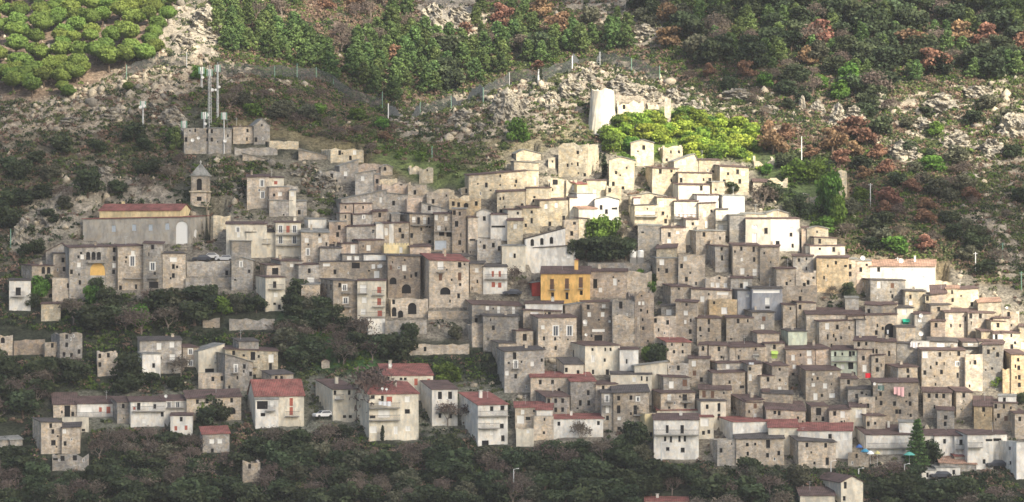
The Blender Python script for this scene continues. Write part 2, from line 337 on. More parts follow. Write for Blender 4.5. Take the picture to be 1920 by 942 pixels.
TABLE = r'''
# x0 x1 yt yb wall roof r | opts | windows | label @ ref
# ---- church and its palazzo
156 357 411 457 q mr 5 | R=40 d=15 n=church cat=church deep=1 | 214,429u7x11 252,427u7x11 283,427u7x11 314,425u7x11 341,438P20x42 368,448P8x34 379,453P6x28 388,456P6x26 | long grey plastered church with red roof and yellow clerestory beside the bell tower @the church
+ 187 338 395 411 z gr 11 | dy=4 R=22 d=8 | - | 
86 130 472 505 g fb 14 | pk=116 dw=6 x=1 | 105,490 |
100 131 476 530 s md 3 | | 118,488 120,505 |
130 198 465 560 g mb 5 | x=1 | 165,480a7x14 175,480a7x14 185,480a7x14 195,480a7x14 154,482w 148,497w 128,510 150,530 185,505Y26x22 B:163,197,492 | grey palace with arched loggia over an ochre arch below the church @the arched loggia
198 221 463 540 g mb 4 | x=1 | 214,468 214,485 214,498w 213,510 |
221 269 463 545 s mb 4 | x=1 | 248,490W8x18 249,475w 226,540 255,538k4x8 B:232,265,522 |
269 305 457 541 g mb 5 | x=1 | 286,462 286,500W8x14 288,535d16x12 B:277,298,521 |
305 348 476 541 s md 4 | x=1 | 325,487w12x8 325,500 325,517 | 
60 100 499 560 s mb 3 | x=1 | 81,506a6x12 91,506a6x12 103,505 106,556a7x9 | 
98 156 522 561 s t- 0 | x=1 | 128,536 | 
17 57 527 584 w cd 3 | x=1 | 34,547k9x14 34,540w12x8 B:20,46,556 |
77 113 571 603 p mb 3 | x=1 | - | small pale shed with sloping side wall in front of the creeper @
0 24 628 668 s n- 4 | x=1 | 3,636A7x10 12,644 | 
26 84 637 667 b n- 3 | x=1 d=1.2 n=retaining_wall cat=wall | - | mossy brown retaining wall topped with grass between two ruined houses
84 112 641 671 s n- 3 | x=1 d=5 | 98,647 109,665 |
112 154 623 675 g n- 4 | x=1 d=6 | 125,631 125,647 120,665 134,667 148,660 | ruined grey stone house three storeys high with broken parapet @the broken ruin
183 220 657 706 s n- 5 | x=1 d=5 | 186,664 186,684 203,650 |
262 340 640 702 g md 7 | x=1 d=7 | 298,650w8x12 322,647w8x10 323,671w9x11 B:313,331,679 |
+ 267 301 665 711 w c- 2 | dy=-3 d=3 | 288,686 |
343 372 652 690 s mb 5 | x=1 | 357,660W7x10 357,682W7x10 |
372 421 660 700 c s- 0 | y2=646 x=1 d=8 nosh=1 | 409,671w12x9 393,696k16x8 B:402,416,680 395,690w | 
372 424 700 730 s t- 0 | x=1 d=3 | 399,711 416,710 |
422 474 664 735 g s- 0 | y2=680 x=1 d=8 | 442,692W5x14 458,688 B:434,448,699 476,702 |
422 521 655 710 p mb 5 | d=8 | 438,662 474,668k8x14 476,678k6x10 508,673w9x14 507,689k5x14 477,707 B:470,482,688 |
+ 448 485 641 655 g md 6 | dy=1.5 d=4 | - |
509 550 704 735 s md 7 | d=6 | 528,710 518,708 |
100 145 759 784 s mb 17 | d=7 x=1 | 126,770k10x20 136,777 |
145 220 758 784 w mb 10 | d=6 x=1 | 162,768w20x10 188,769s5x8 203,770s7x12 B:145,218,782 | white terraced house with long balcony and brown roof in a row @the balconied row
117 166 783 812 c t- 0 | x=1 d=2 | 156,807k6x4 |
220 245 755 796 g mb 9 | x=1 d=6 | 231,762 |
245 308 754 802 w mb 8 | x=1 d=6 | 260,762k6x12 290,763 252,766s4x5 304,778 270,790w B:248,308,771 |
308 350 752 789 w mb 9 | x=1 d=6 | 317,757W7x12 333,758W7x12 326,770w18x8 B:312,345,764 |
350 452 748 790 s mb 11 | x=1 d=6 | 370,751 388,751 402,750 434,749 434,771A14x12 | long tan stone range with brown roof ending in a dark arched gate @the arched gate
320 361 780 815 w cb 3 | x=1 dy=-1 | 340,784 330,803s5x8 349,802s5x8 |
77 116 792 853 s md 6 | x=1 d=6 | 95,795 99,810 100,831k8x9 | tan stone farmhouse with flat dark roof above the lower trees @the lower farmhouse
116 150 803 852 s md 7 | x=1 d=6 | 122,832 120,809w |
98 166 851 884 g n- 8 | x=1 d=4 | 117,860k7x9 140,858k7x9 103,846k8x4 |
0 18 826 840 g mg 5 | x=1 d=4 | - |
19 42 826 838 g mg 6 | x=1 d=4 | - |
380 430 815 850 g mr 10 | x=1 d=5 | 397,828w8x8 412,828w8x8 398,846 |
455 488 862 905 s n- 12 | x=1 d=4 | 468,875 |
# ---- red roof house and white blocks
478 570 743 802 c gr 26 | x=1 d=8.5 L=14 | 546,755s6x14 546,772s6x14 B:535,560,781 | cream and white house with broad bright red tiled roof and red shutters @the red-roofed house
+ 479 522 750 796 w c- 1 | dy=-.5 d=.48 | 487,760k20x14 493,778k8x6 510,758w6x10 B:497,516,770 |
591 620 716 790 g - 0 | skip=1 | - |
624 668 731 790 c mb 14 | L=33 x=1 d=10 | 627,735 655,735 633,747w9x7 646,782k6x5 657,782k6x5 B:627,642,749 |
692 785 740 828 c mr 18 | L=24 x=1 d=9 | 699,743k7x6 717,748k5x10 730,750s10x10 764,750w9x10 764,773k9x8 765,805w9x9 697,782k10x5 720,776w20x14 700,806w12x12 742,808w7x14 B:691,748,765 B:691,748,788 | tall white apartment house with three balcony floors and red roof @the tall white block
720 812 705 735 c mr 17 | d=9 | 728,711 739,713 752,713 760,713 780,717s6x12 804,715s5x8 |
675 765 714 726 c t- 0 | d=3 | - |
810 858 731 800 w mb 12 | L=21 x=1 d=9 | 825,742k7x13 844,742k7x13 825,780 845,781 B:818,855,772 |
896 952 760 836 w mr 17 | L=36 x=1 d=11 | 922,767k6x8 942,765k7x8 922,790w6x14 941,800k7x8 943,823k6x10 910,832k12x10 922,811w6x10 B:897,952,780 B:897,935,803 | white house with stacked long balconies and wide grey gable wall @the white balcony house
767 880 645 666 s n- 3 | x=1 d=1.2 n=retaining_wall cat=wall | 773,652 797,655 | pale tan retaining wall standing alone among dark bushes
603 618 678 692 s fb 4 | x=1 d=3 | - | tiny tan hut alone among dark trees of the gully
# ---- lower centre
946 1021 660 738 g md 6 | L=14 d=8 | 965,667k6x12 967,684W6x14 967,706 998,683w 946,700w B:960,975,691 | 
995 1070 708 741 s mr 9 | d=7 | 1013,717 1036,717 1048,733 |
1070 1117 716 772 g mr 12 | d=9 | 1103,737k5x9 1088,756k5x10 1104,756k5x9 | grey stone house under a long bright red roof strip @the red strip roof
1117 1157 722 735 s mb 5 | d=6 | 1131,722 |
1024 1068 745 781 g mb 10 | L=23 d=8 | 1029,752 1042,752 1055,752 1042,769 1055,769 |
966 1006 765 800 s mr 9 | d=7 | 980,773w6x8 990,785k8x6 976,787w12x14 |
1006 1035 769 781 w mr 11 | d=6 | - |
968 1001 803 838 c n- 3 | d=5 x=1 | 990,805w5x6 |
1001 1038 781 826 s t- 0 | d=6 x=1 | 1020,812k4x5 |
1038 1131 786 822 w mr 7 | d=7 x=1 | 1048,795k5x7 1122,794k5x7 | low white house with thin red roof behind bare winter tree @the low white house
1128 1149 738 805 g md 5 | d=7 | 1138,748W6x12 1139,768w6x12 1139,784 B:1130,1146,759 |
1150 1217 738 808 s md 10 | d=8 | 1160,747 1183,746 1196,749W5x8 1160,768k6x14 1191,769k6x16 1161,785w6x6 1161,806k6x10 B:1188,1205,778 |
1209 1230 776 824 z t- 0 | d=5 x=1 | 1221,815 | 
1226 1310 788 862 w mb 9 | d=9 x=1 | 1251,805k5x14 1279,805k6x14 1247,824k4x10 1258,824k4x10 1274,823k4x10 1284,823k4x10 1280,844k7x8 1252,842k6x6 B:1226,1309,815 | big white three storey house with dark red roof at the village foot @the big white house
1237 1332 773 781 c mr 7 | d=6 dyp=6 | 1322,787w14x12 |
1311 1338 783 824 c cr 2 | d=7 x=1 | 1321,790w14x14 1319,812k5x7 1329,810k5x7 |
1314 1361 753 800 c md 4 | L=12 d=7 | 1326,763k5x8 1348,764k5x14 1348,782k5x10 |
1374 1441 792 815 w mr 7 | L=28 d=8 | 1393,805w5x8 1424,805w5x8 |
1441 1496 802 826 c mr 14 | d=8 | 1468,819k5x6 |
1496 1597 808 845 w mr 10 | d=8 | 1556,818k6x8 1585,818w8x12 1572,822w | long white house with bright red roof in the lower row @the long red roof
1380 1470 824 866 s md 9 | L=6 d=9 | 1401,834k5x6 1440,828k7x14 1402,851k4x7 1439,854 1460,850 |
1345 1380 826 875 g t- 0 | d=6 x=1 | 1352,845 |
1497 1567 828 880 s md 10 | L=25 d=9 x=1 | 1513,833k5x8 1548,833k5x8 1527,869k4x5 1551,866k6x13 1549,857 | tan stone house with grey end wall and dark low roof @the dark end wall
1590 1628 846 875 s n- 4 | d=5 x=1 | 1606,855k4x8 |
1577 1618 905 950 c fb 10 | d=13 L=50 x=1 | 1585,908k5x12 1583,935 | cream gabled house with long grey side at the bottom edge @the cream gable
1500 1565 930 950 c mb 10 | d=7 x=1 | - |
1210 1290 941 956 w mr 5 | d=6 x=1 | - |
# ---- lower right
1624 1708 816 854 w mb 12 | L=23 d=9 x=1 | 1667,829w5x8 1687,829w5x8 1667,847w5x8 1689,847w5x8 B:1626,1700,840 |
1731 1752 817 845 w mb 7 | d=7 | - |
1752 1790 818 850 w mb 9 | d=8 | 1771,828k5x8 |
1790 1814 818 850 w mb 9 | d=8 | 1803,830k8x10 B:1792,1816,842 |
1814 1862 816 882 w mb 6 | d=8 | 1828,822w6x6 1850,850w5x5 1845,866 1867,826k12x4 B:1815,1840,839 | white house with small square windows beside the pale modern block @the stepped white house
1857 1888 815 845 w mb 5 | d=6 | 1870,825k14x5 |
1906 1922 830 900 w t- 0 | L=36 d=9 x=1 | 1893,843k4x6 1894,870k4x6 | pale blue grey modern block with flat roof at the picture edge @the modern block
1790 1841 856 874 g mr 9 | d=6 x=1 | - |
1762 1830 868 884 g mo 14 | d=6 x=1 | - |
1728 1755 883 899 w cg 2 | d=5 x=1 | 1739,891k4x8 |
1755 1800 878 893 w cg 3 | d=5 x=1 | 1788,886 |
1686 1713 793 806 w cg 2 | d=4 | - |
1757 1789 769 803 g mb 5 | d=6 | 1773,783k6x7 1772,776w 1772,795 |
1731 1784 736 772 s mb 8 | d=7 | 1742,741 1756,740 1769,740 |
1793 1823 735 757 s mb 8 | d=6 | 1807,741 |
1826 1860 762 802 o mb 14 | d=7 | 1844,767 |
1863 1907 756 803 s mb 5 | d=7 | 1866,761 1882,762k4x8 1886,785s 1872,780 |
+ 1872 1905 744 755 w cg 2 | dy=1.5 d=3 | 1883,750 |
1903 1924 776 820 s mb 6 | L=14 d=6 | 1912,786 |
1637 1721 718 790 s mb 6 | d=8 | 1650,722w8x12 1651,739k4x7 1705,740k4x7 1706,757 1677,757 1681,772 1687,772 1707,779k4x6 1652,756k | tall tan tenement with pink washing hung under its brown roof @the pink washing house
1684 1720 690 716 s mb 5 | L=22 d=6 | 1702,694 1703,708 |
1728 1810 657 727 s mb 5 | d=8 | 1735,662w10x12 1762,665 1756,682k4x6 1734,699 1765,698 1797,662 1795,683W6x8 1795,704k4x9 1729,699 | broad ochre stone palace rising from a rocky base @the ochre palace
1810 1842 664 735 s n- 12 | d=5 | 1828,680 |
1842 1880 647 728 g mb 4 | d=7 | 1853,660 1870,665 |
1896 1924 665 742 o mb 8 | L=16 d=8 | 1909,675k4x6 1910,690 1911,708 1911,722k 1877,710 |
1880 1897 690 735 o n- 4 | d=4 | - |
# ---- upper right
1632 1753 500 548 w mo 11 | d=9 R=2 | 1648,505 1674,507u3x3 1693,506u3x3 1711,507u3x3 1732,520u3x3 1690,525u3x3 | very long bright white house with orange roof on the upper slope @the long white house
1606 1634 490 536 k cg 2 | d=6 | 1614,506 |
1632 1697 526 567 g cd 3 | L=20 d=8 | 1648,532w6x12 1673,536s 1673,556k4x7 1617,535w4x8 1621,555w |
1697 1735 546 585 p md 3 | d=6 | 1707,557k4x7 1708,568w |
1735 1772 554 580 p md 4 | d=6 | 1739,557 |
1774 1797 542 580 p mo 6 | d=6 | 1785,548k3x7 1786,563k4x7 |
1797 1834 543 576 p mb 5 | d=6 | 1822,571 |
1746 1774 552 560 k mb 14 | d=6 | - |
1753 1785 526 540 p n- 3 | d=4 x=1 | - |
1834 1876 568 582 p mo 8 | d=6 | - |
1876 1909 582 622 s n- 8 | d=5 | 1891,575 |
1622 1655 572 592 g mb 6 | d=6 | 1629,584 |
1655 1682 572 592 s mb 5 | d=6 | - |
1682 1712 578 605 c md 6 | L=16 d=7 | 1696,585w8x10 1698,604v11x8 | pale house with a bright green awning on its terrace @the green awning
1745 1782 573 590 s md 6 | L=20 d=7 | 1760,580 |
1715 1745 590 625 g mb 4 | d=6 | 1725,600w 1726,609w6x8 |
1745 1772 603 625 k mb 3 | d=5 | 1755,610 |
1772 1815 586 622 s mb 9 | d=7 | 1783,595w 1783,611k3x6 1800,611k3x6 1811,598 |
1815 1865 587 618 s mb 8 | d=7 | 1820,590 1825,600 1838,593 1851,612 |
1858 1884 602 620 p mb 3 | L=14 d=5 | 1871,610 |
1862 1893 597 603 s mb 3 | d=5 | - |
1622 1681 592 632 s mb 6 | d=7 | 1668,620A18x24 1645,611k3x6 1643,624 | tan house over a great dark arched passage @the great arch
1681 1716 614 633 s md 3 | d=5 | - |
1601 1640 640 705 s mb 8 | d=7 | 1610,643 1624,643k4x6 1643,658k3x8 1610,660w |
1640 1680 641 700 s mb 5 | d=6 | 1643,659k4x8 1667,663k4x9 | 
1681 1722 644 690 g md 3 | d=7 | - |
1708 1742 640 657 w t- 0 | d=5 | 1725,646w |
1742 1795 640 655 g md 7 | d=6 | 1764,643w14x8 |
1805 1838 642 655 g mb 6 | d=6 | 1820,643w10x7 B:1804,1838,649 |
1840 1862 622 648 p mb 4 | d=5 | - |
1862 1880 626 650 w mb 5 | d=5 | 1868,632 |
1880 1912 624 668 s mb 4 | d=7 | 1896,628k3x6 1897,650 |
1912 1924 613 665 p mb 4 | d=6 | 1918,648w6x12 |
1836 1880 640 648 s mb 4 | d=5 | - |
# ---- right centre
1531 1590 484 548 o mb 5 | d=8 | 1552,499k3x5 1585,499k5x4 | tall ochre buttressed house beside the rising lane @the tall ochre house
1590 1610 487 536 s cg 2 | d=6 | 1593,514 1587,500 |
1487 1525 481 512 g mb 5 | d=6 | 1498,488k4x6 1512,486k3x5 |
1456 1492 505 542 s mb 4 | L=8 d=6 | 1475,532k4x6 |
1492 1530 505 545 s n- 6 | d=6 | 1525,521k4x4 1508,535 1515,530 |
1410 1467 542 602 u cd 4 | d=8 | 1437,547w46x5 1439,565w8x12 1439,577k8x4 | blue grey plastered house with white band below its eaves @the blue grey house
1383 1410 545 592 u md 4 | d=7 | 1402,555w5x5 |
1467 1532 535 590 s n- 4 | d=8 | 1500,560 |
1494 1530 568 598 s cb 2 | d=5 | 1500,576 |
1468 1492 572 600 s mb 3 | d=5 | 1482,579k3x5 |
1536 1603 604 655 s mb 8 | L=25 d=9 | 1551,612w7x11 1570,614 1592,615k3x6 1552,632k3x9 1577,634k3x5 1559,648k3x6 | solid tan house with two shutters and long brown roof @the solid tan house
1512 1620 590 600 s mb 10 | d=7 | - |
1590 1620 594 630 s mb 3 | d=6 | 1604,616 |
1605 1622 600 640 g md 5 | d=5 | - |
1585 1610 560 585 g cg 2 | d=5 | - |
1478 1513 622 650 e md 4 | L=14 d=7 | - |
1420 1461 626 640 s mb 5 | d=6 | - |
1410 1452 586 622 g md 4 | d=7 | 1432,598s6x8 1430,613w |
1474 1530 656 705 k mb 8 | L=14 d=8 | 1487,671w6x10 1489,688w5x7 1487,704 1517,661w8x10 1518,678w8x10 |
1530 1558 656 700 k mb 8 | d=7 | - |
1558 1608 657 705 e mb 7 | d=8 | 1566,664k4x8 1579,664k3x5 1594,662k5x9 1600,658k 1566,686k4x7 1595,686k9x12 1580,688w 1601,702k B:1556,1606,677 | pale mint house with black windows and long balcony @the mint house
1608 1634 656 712 b mb 6 | d=7 | 1619,672k 1621,691w7x12 |
1634 1658 667 712 s mb 2 | d=6 | 1644,676 1645,693 |
1434 1471 645 690 s mb 4 | d=7 | 1452,666v10x12 1452,650 | tan house with a lime green shutter @the lime shutter
1380 1434 652 692 s mb 9 | d=7 | 1388,657k3x4 1417,655k3x5 1386,670 1417,668w10x7 B:1411,1425,666 |
1511 1576 695 752 s mb 7 | L=15 d=8 | 1525,702w4x4 1558,701w4x4 1525,722w6x6 1547,724w7x9 1529,744w7x12 1560,742w10x8 1541,742k4x5 | tan house dotted with round white window blanks @the white blanks house
1576 1608 710 730 s mb 8 | d=6 | 1591,711 |
1590 1633 730 760 g md 5 | d=6 | 1616,737k5x5 1606,743 |
1448 1478 687 745 s mb 6 | L=18 d=7 | 1462,693k4x5 1462,713k4x5 1462,730w |
1426 1450 706 740 s mb 3 | d=6 | 1440,705 |
1400 1425 683 740 g md 4 | d=7 | 1406,691k5x8 1402,727k5x5 |
1428 1486 738 758 s md 5 | d=6 | - |
1437 1510 768 800 s mb 13 | d=7 | 1453,772k5x6 1461,772 1496,784k4x5 |
1521 1553 762 800 s mb 4 | d=6 | 1535,772k9x13 1531,787k3x4 1543,786k |
1555 1594 770 802 s mb 6 | d=6 | 1565,775k 1580,775w8x12 1578,793k4x7 |
1594 1624 764 802 c mb 8 | d=6 | 1610,776w11x14 |
1624 1660 780 803 s mb 3 | d=5 | 1641,794k4x5 1616,795k 1622,795 |
1400 1431 752 788 s mb 6 | d=6 | 1416,760s 1416,780w4x8 |
1610 1640 745 778 s t- 0 | d=5 | 1627,761 1609,760k |
1231 1268 467 485 p mb 9 | d=7 | - |
1231 1272 485 536 s cg 2 | L=11 d=6 | 1241,492w8x10 1250,508 |
1272 1322 476 540 s n- 4 | d=7 | 1278,499k 1285,479w 1294,512k3x4 1287,524 1278,497 |
1341 1366 462 508 g mb 4 | L=20 d=7 | 1353,466k4x6 1354,484k4x9 |
1374 1425 461 520 s mb 6 | L=8 d=7 | 1390,465k4x7 1413,467k4x9 1414,487k4x8 1391,487w4x6 1392,509w7x11 1415,511w7x12 1402,520 B:1407,1422,520 | large grey tan block with four dark windows on the crest row @the crest block
1425 1460 464 522 s mb 4 | d=6 | 1433,475k3x4 |
1323 1370 516 535 s n- 5 | d=6 | 1349,520k4x4 1336,534w 1346,535w 1360,535w |
1370 1410 522 542 g mb 4 | d=6 | 1398,535w8x12 1390,536 |
1258 1296 538 560 s mb 5 | L=16 d=7 | 1273,541k4x4 |
1296 1372 543 566 s cb 3 | d=6 | 1317,561w7x10 1355,550w20x5 |
1330 1382 559 594 o n- 3 | d=6 | 1339,568k4x5 1358,583w10x12 1359,585k4x6 1350,575 |
1267 1307 566 640 s mb 4 | d=7 | 1287,567k4x5 1286,587w7x8 1285,604w4x7 1273,640k 1294,622 1295,640 | narrow tan tower house with two white windows @the narrow tower house
1240 1267 575 590 g md 3 | d=6 | 1254,586w9x10 |
1225 1268 592 645 s n- 4 | d=6 | 1228,592 1252,605 |
1307 1352 597 650 s mb 4 | d=6 | 1313,617k4x8 1329,600k4x9 1329,619k4x7 1330,626w |
1362 1412 596 648 s mb 4 | d=7 | 1402,602k3x6 1396,637k4x6 1384,600 | 
1250 1296 642 678 s mr 8 | L=18 d=8 | 1260,646k3x5 1280,646k3x5 1264,660k4x6 1280,660k4x6 | tan stone house with four dark windows and rusty hip roof @the four window house
1310 1326 648 664 s mb 4 | d=6 | 1318,653k |
1329 1366 648 682 s mb 6 | L=6 d=6 | 1348,654k 1353,670k4x5 |
1368 1394 652 682 s mb 6 | d=6 | 1388,659k3x4 1384,671k |
1092 1150 568 642 b n- 3 | d=7 | 1103,575 1132,573w 1105,590w 1096,608w7x7 1130,590w 1143,603w4x4 1122,620w22x5 1122,634k14x10 B:1127,1140,577 |
1148 1190 560 650 g n- 9 | d=8 | 1180,598k4x5 1156,622k4x5 1164,566k6x12 1172,632k4x5 1158,592k3x4 | 
1190 1226 545 650 b n- 12 | d=9 | 1203,555k3x3 1199,569w4x6 1206,569w4x6 1202,582k4x5 1206,616k4x6 1205,600k3x5 1196,630k4x5 1215,640k3x4 | bare brown ruin wall pierced by small holes @the pierced ruin wall
1150 1200 590 650 s n- 8 | d=6 | 1160,612k4x5 1188,625k4x5 1172,602k3x4 |
1175 1222 508 545 s n- 5 | d=3 n=garden_wall cat=wall | - | rough tan garden wall with greenery spilling over
1102 1220 494 510 g t- 0 | d=2 n=terrace_wall cat=wall x=1 | - | low grey terrace wall beneath the dark evergreen thicket
1097 1162 649 705 c mb 7 | L=34 d=10 | 1111,656k4x5 1135,656k3x6 1145,656k4x6 1112,673w6x12 1134,676k4x6 1112,698k4x8 1139,700k6x12 1074,665k3x12 | cream three storey house with grey gable end under dark roof @the cream house
1162 1197 656 690 w mb 3 | d=7 | 1175,678k3x8 |
1145 1222 703 726 c cd 3 | d=7 | 1189,712w6x8 1203,710k3x8 1213,711k3x8 |
1190 1251 687 704 c s- 0 | y2=679 d=6 | - |
1058 1094 684 704 c md 10 | d=6 | 1084,699k 1062,694 |
1244 1293 707 733 g mb 6 | L=22 d=8 | 1259,722w8x12 1284,719s8x12 |
1291 1331 673 722 s mb 5 | d=7 | 1301,682w7x10 1302,700s 1315,712k |
1252 1291 680 705 g n- 6 | d=6 | 1272,690 |
1239 1303 738 775 s mb 5 | L=20 d=8 | 1255,745w7x11 1284,746k8x11 1255,765k4x4 1285,762 B:1250,1262,753 B:1276,1295,754 |
1311 1370 731 755 s mb 8 | d=7 | 1320,739s6x12 1336,740s6x12 |
1336 1397 700 745 s mb 8 | L=14 d=8 | 1368,717k4x6 1400,726k8x5 |
1345 1402 682 693 g mb 3 | d=6 | 1365,687w |
1402 1428 684 745 s mb 5 | d=7 | 1406,692k5x6 1407,708w5x12 |
1398 1431 755 790 s mb 10 | L=28 d=8 | 1416,762s 1417,780w |
1430 1442 735 775 s mb 4 | d=6 | - |
# ---- centre
805 879 488 578 s mr 11 | L=17 d=9 | 826,496w10x14 862,496k6x9 826,520s6x12 862,519s6x14 835,546A18x13 863,534k4x5 860,555k B:819,834,510 | tall tan palazzo with bright red roof and arched opening @the red roof palazzo
881 906 495 550 s md 6 | d=7 | 894,507w 895,528k3x6 |
906 951 501 552 w md 5 | L=0 d=7 | 924,514s4x10 937,514s4x10 925,534s 937,535s B:909,953,523 |
1014 1106 514 575 y mb 12 | d=9 x=1 | 1035,533b7x18 1063,532b7x18 1089,530b7x18 1036,555k5x12 1063,555k5x12 1082,568k3x4 1090,549k B:1031,1041,543 B:1059,1069,542 B:1085,1094,541 | big golden yellow palace with tall balcony doors in the village centre @the yellow palace
+ 1077 1084 488 502 y hr 3 | dy=4 d=0.9 roof0=1 | - | 
1106 1176 510 545 b mb 6 | d=8 | 1116,532k7x16 1153,529w6x12 1150,527k 1126,544w |
998 1013 531 556 R s- 0 | y2=529 d=5 x=1 | - | small plain red shed beside the yellow palace @
885 981 571 606 g mb 8 | d=8 | 914,577w6x8 935,581w5x12 963,581w5x12 893,601 972,598w B:892,975,590 |
906 972 593 660 g md 3 | d=7 | 925,615 |
885 905 605 650 s n- 4 | d=5 | - |
981 1052 582 612 s mb 6 | d=7 | 1002,588w14x8 1030,585 |
985 1055 570 578 w mb 5 | d=6 | - |
1009 1081 597 672 s mb 7 | L=16 d=8 | 1018,614w6x7 1042,621W9x18 1068,621W9x18 1020,635k4x7 1041,636k4x6 1020,653k3x5 1042,653k4x7 | tan palazzo with pale balcony windows below the yellow palace @the tan palazzo
968 1000 621 655 s mb 4 | d=7 | 984,633k7x12 983,651k |
935 967 644 658 s md 5 | d=6 | - |
1094 1148 568 571 s mb 3 | d=5 | - |
985 1060 449 468 w sd 3 | y2=429 d=8 nosh=1 | 998,455a6x12 1016,453a6x12 1034,451a6x12 | bright white hall with three arched windows and sloping roofline @the white arched hall
1000 1079 466 492 w sd 2 | y2=461 d=3 dyp=3 | 1042,484w 1056,486w 1066,480w 1028,484w |
941 985 462 492 c cg 2 | d=6 | 958,478w 965,480k4x8 |
1060 1100 573 583 b s- 0 | y2=568 d=5 | - |
625 670 527 602 s md 4 | L=25 d=8 | 646,540W7x11 648,564W8x11 612,538k3x9 620,539k3x9 637,535 B:640,656,549 B:641,657,575 | 
670 722 527 600 c mb 3 | d=8 | 681,542w11x14 683,563w8x10 681,585w8x10 711,544s7x11 711,566s7x12 712,588s8x10 B:671,689,550 B:698,721,553 B:698,722,575 B:678,722,594 | cream house with stacked balconies and orange red shutters @the red shutter house
690 722 598 628 w t- 0 | d=4 x=1 | - |
727 788 480 560 b md 4 | d=8 | 759,488k3x3 733,502s4x8 758,503w7x10 759,520k4x6 737,527a12x12 762,542A16x16 780,515k | brown stone house with a dark vaulted arch and small windows @the vaulted house
733 803 558 597 s n- 4 | x=1 d=4 | 773,579A15x20 739,585a8x16 751,590a9x14 745,572k 738,565 |
803 880 584 600 s t- 0 | x=1 d=3 n=terrace_wall cat=wall | 839,605k14x8 | pale terrace wall with a dark opening under the red roof palazzo
722 800 600 628 g n- 3 | x=1 d=1.5 n=retaining_wall cat=wall | - | grey rubble retaining wall behind two round olive bushes
598 726 492 528 s cd 2 | d=8 | 612,497w12x5 667,498k14x10 700,500w 711,500w7x6 706,515w9x12 628,510 |
600 640 466 491 g md 8 | d=7 | - |
642 682 478 492 g cd 2 | d=6 | 655,484w8x7 669,484w8x7 |
682 727 478 495 w cd 2 | d=6 | 693,482w12x10 716,480w14x8 |
672 720 452 478 b cb 3 | d=7 | 691,465w7x10 |
640 672 458 478 k mb 3 | d=6 | 662,463w8x16 |
720 768 459 478 z n- 0 | d=7 | 752,469w5x10 | pale yellow house with toothed parapet among grey roofs @the toothed parapet
769 808 464 478 k mb 6 | d=6 | - |
560 600 498 535 g cb 2 | d=7 | 580,508 583,525w12x9 567,528 B:568,597,533 |
565 600 535 560 s cg 2 | d=5 | - |
498 535 521 585 c mb 4 | d=7 x=1 | 515,534k6x11 517,553w7x8 515,570k5x4 524,576 B:503,530,542 |
434 474 489 545 g f- 7 | d=10 x=1 | 452,496W4x10 |
434 471 452 480 g mg 2 | d=6 | - |
526 567 490 523 g mb 5 | d=7 | 547,498w6x6 |
500 526 498 540 s mb 3 | d=6 | 516,509k11x12 512,510 |
463 504 333 391 s mb 7 | x=1 d=7 | 491,344W6x12 492,366W6x12 | tall tan house with yellow stained wall on the open upper slope @the stained upper house
504 532 334 352 c mb 4 | d=6 | 517,343s6x6 |
505 543 352 378 k cg 2 | d=6 | 525,364w7x7 |
542 555 358 372 c cg 1 | d=4 | 548,364w |
505 575 376 407 g mg 3 | d=5 x=1 | 561,398k |
424 500 421 485 c mb 6 | d=7 | 446,431W6x9 447,441w5x8 | 
462 517 436 482 c md 7 | d=6 | 498,452w9x10 478,468w8x10 490,485w 470,455w B:491,506,457 |
517 564 418 482 c mb 4 | d=7 | 526,430W7x13 552,430W7x13 526,450W7x14 552,450W7x14 540,430s6x12 B:518,562,440 B:518,562,460 | house with white shuttered doors on two long balconies @the white shutter balconies
565 617 436 500 s mg 9 | d=7 | 575,451w7x8 600,451w6x9 577,473W5x12 599,430k4x5 |
578 612 412 418 w cg 1 | d=4 | - |
350 432 489 520 g n- 3 | x=1 d=2 n=retaining_wall cat=wall | 425,512k | long mossy retaining wall below the church parking terrace
348 440 520 540 g n- 3 | x=1 d=2 n=retaining_wall cat=wall | - | lower tier of grey retaining wall below the church parking terrace
# ---- upper left ruins
345 391 238 290 g n- 6 | x=1 d=7 | 366,244k3x6 396,246k3x6 397,262k3x5 347,262 | grey stone building crowded with antennas on the shaded crest @the antenna building
391 433 241 288 g mg 3 | x=1 d=6 | 397,246k4x7 397,262k4x7 |
437 474 238 270 s mb 2 | x=1 d=6 | 464,245k4x6 |
476 506 236 272 g fg 12 | x=1 d=6 | 491,235k3x4 473,262 500,268k5x5 | small gabled grey house at the crest with one high window @the crest gable
505 560 264 281 p n- 2 | x=1 d=1.5 n=garden_wall cat=wall | - | pale garden wall with railing beside the crest gable
455 560 288 302 s s- 0 | y2=312 x=1 d=1.2 n=garden_wall cat=wall | - | long pale boundary wall falling along the grassy crest
560 640 282 300 s s- 0 | y2=296 x=1 d=1.5 n=garden_wall cat=wall | - | weathered boundary wall running down to the round pale ruin
620 682 277 306 p n- 3 | x=1 d=6 L=18 | 637,280k 665,285w 657,296k | round cornered pale ruin at the end of the boundary wall @the round ruin
768 786 309 328 p n- 5 | x=1 d=4 L=5 | - |
786 812 313 345 p n- 5 | x=1 d=3 | 801,318k3x4 | jagged pale ruin alone on the green slope @the lone ruin
637 672 312 340 g s- 0 | y2=300 x=1 d=4 | 648,326w |
666 702 326 362 g s- 0 | y2=320 d=6 | 680,335w |
702 712 328 362 k cg 1 | d=4 | 707,340 |
714 736 314 330 s f- 6 | d=3 x=1 | 722,316A5x7 |
655 720 306 330 k n- 5 | d=3 x=1 | - |
640 726 374 386 g s- 0 | y2=356 d=8 | 683,376w4x5 714,375w4x9 |
726 765 362 392 g s- 0 | y2=366 d=7 | 738,381 |
763 792 370 392 k n- 3 | d=5 | - |
765 800 345 366 s n- 4 | d=5 | 778,361 |
716 770 344 362 k n- 5 | d=4 | - |
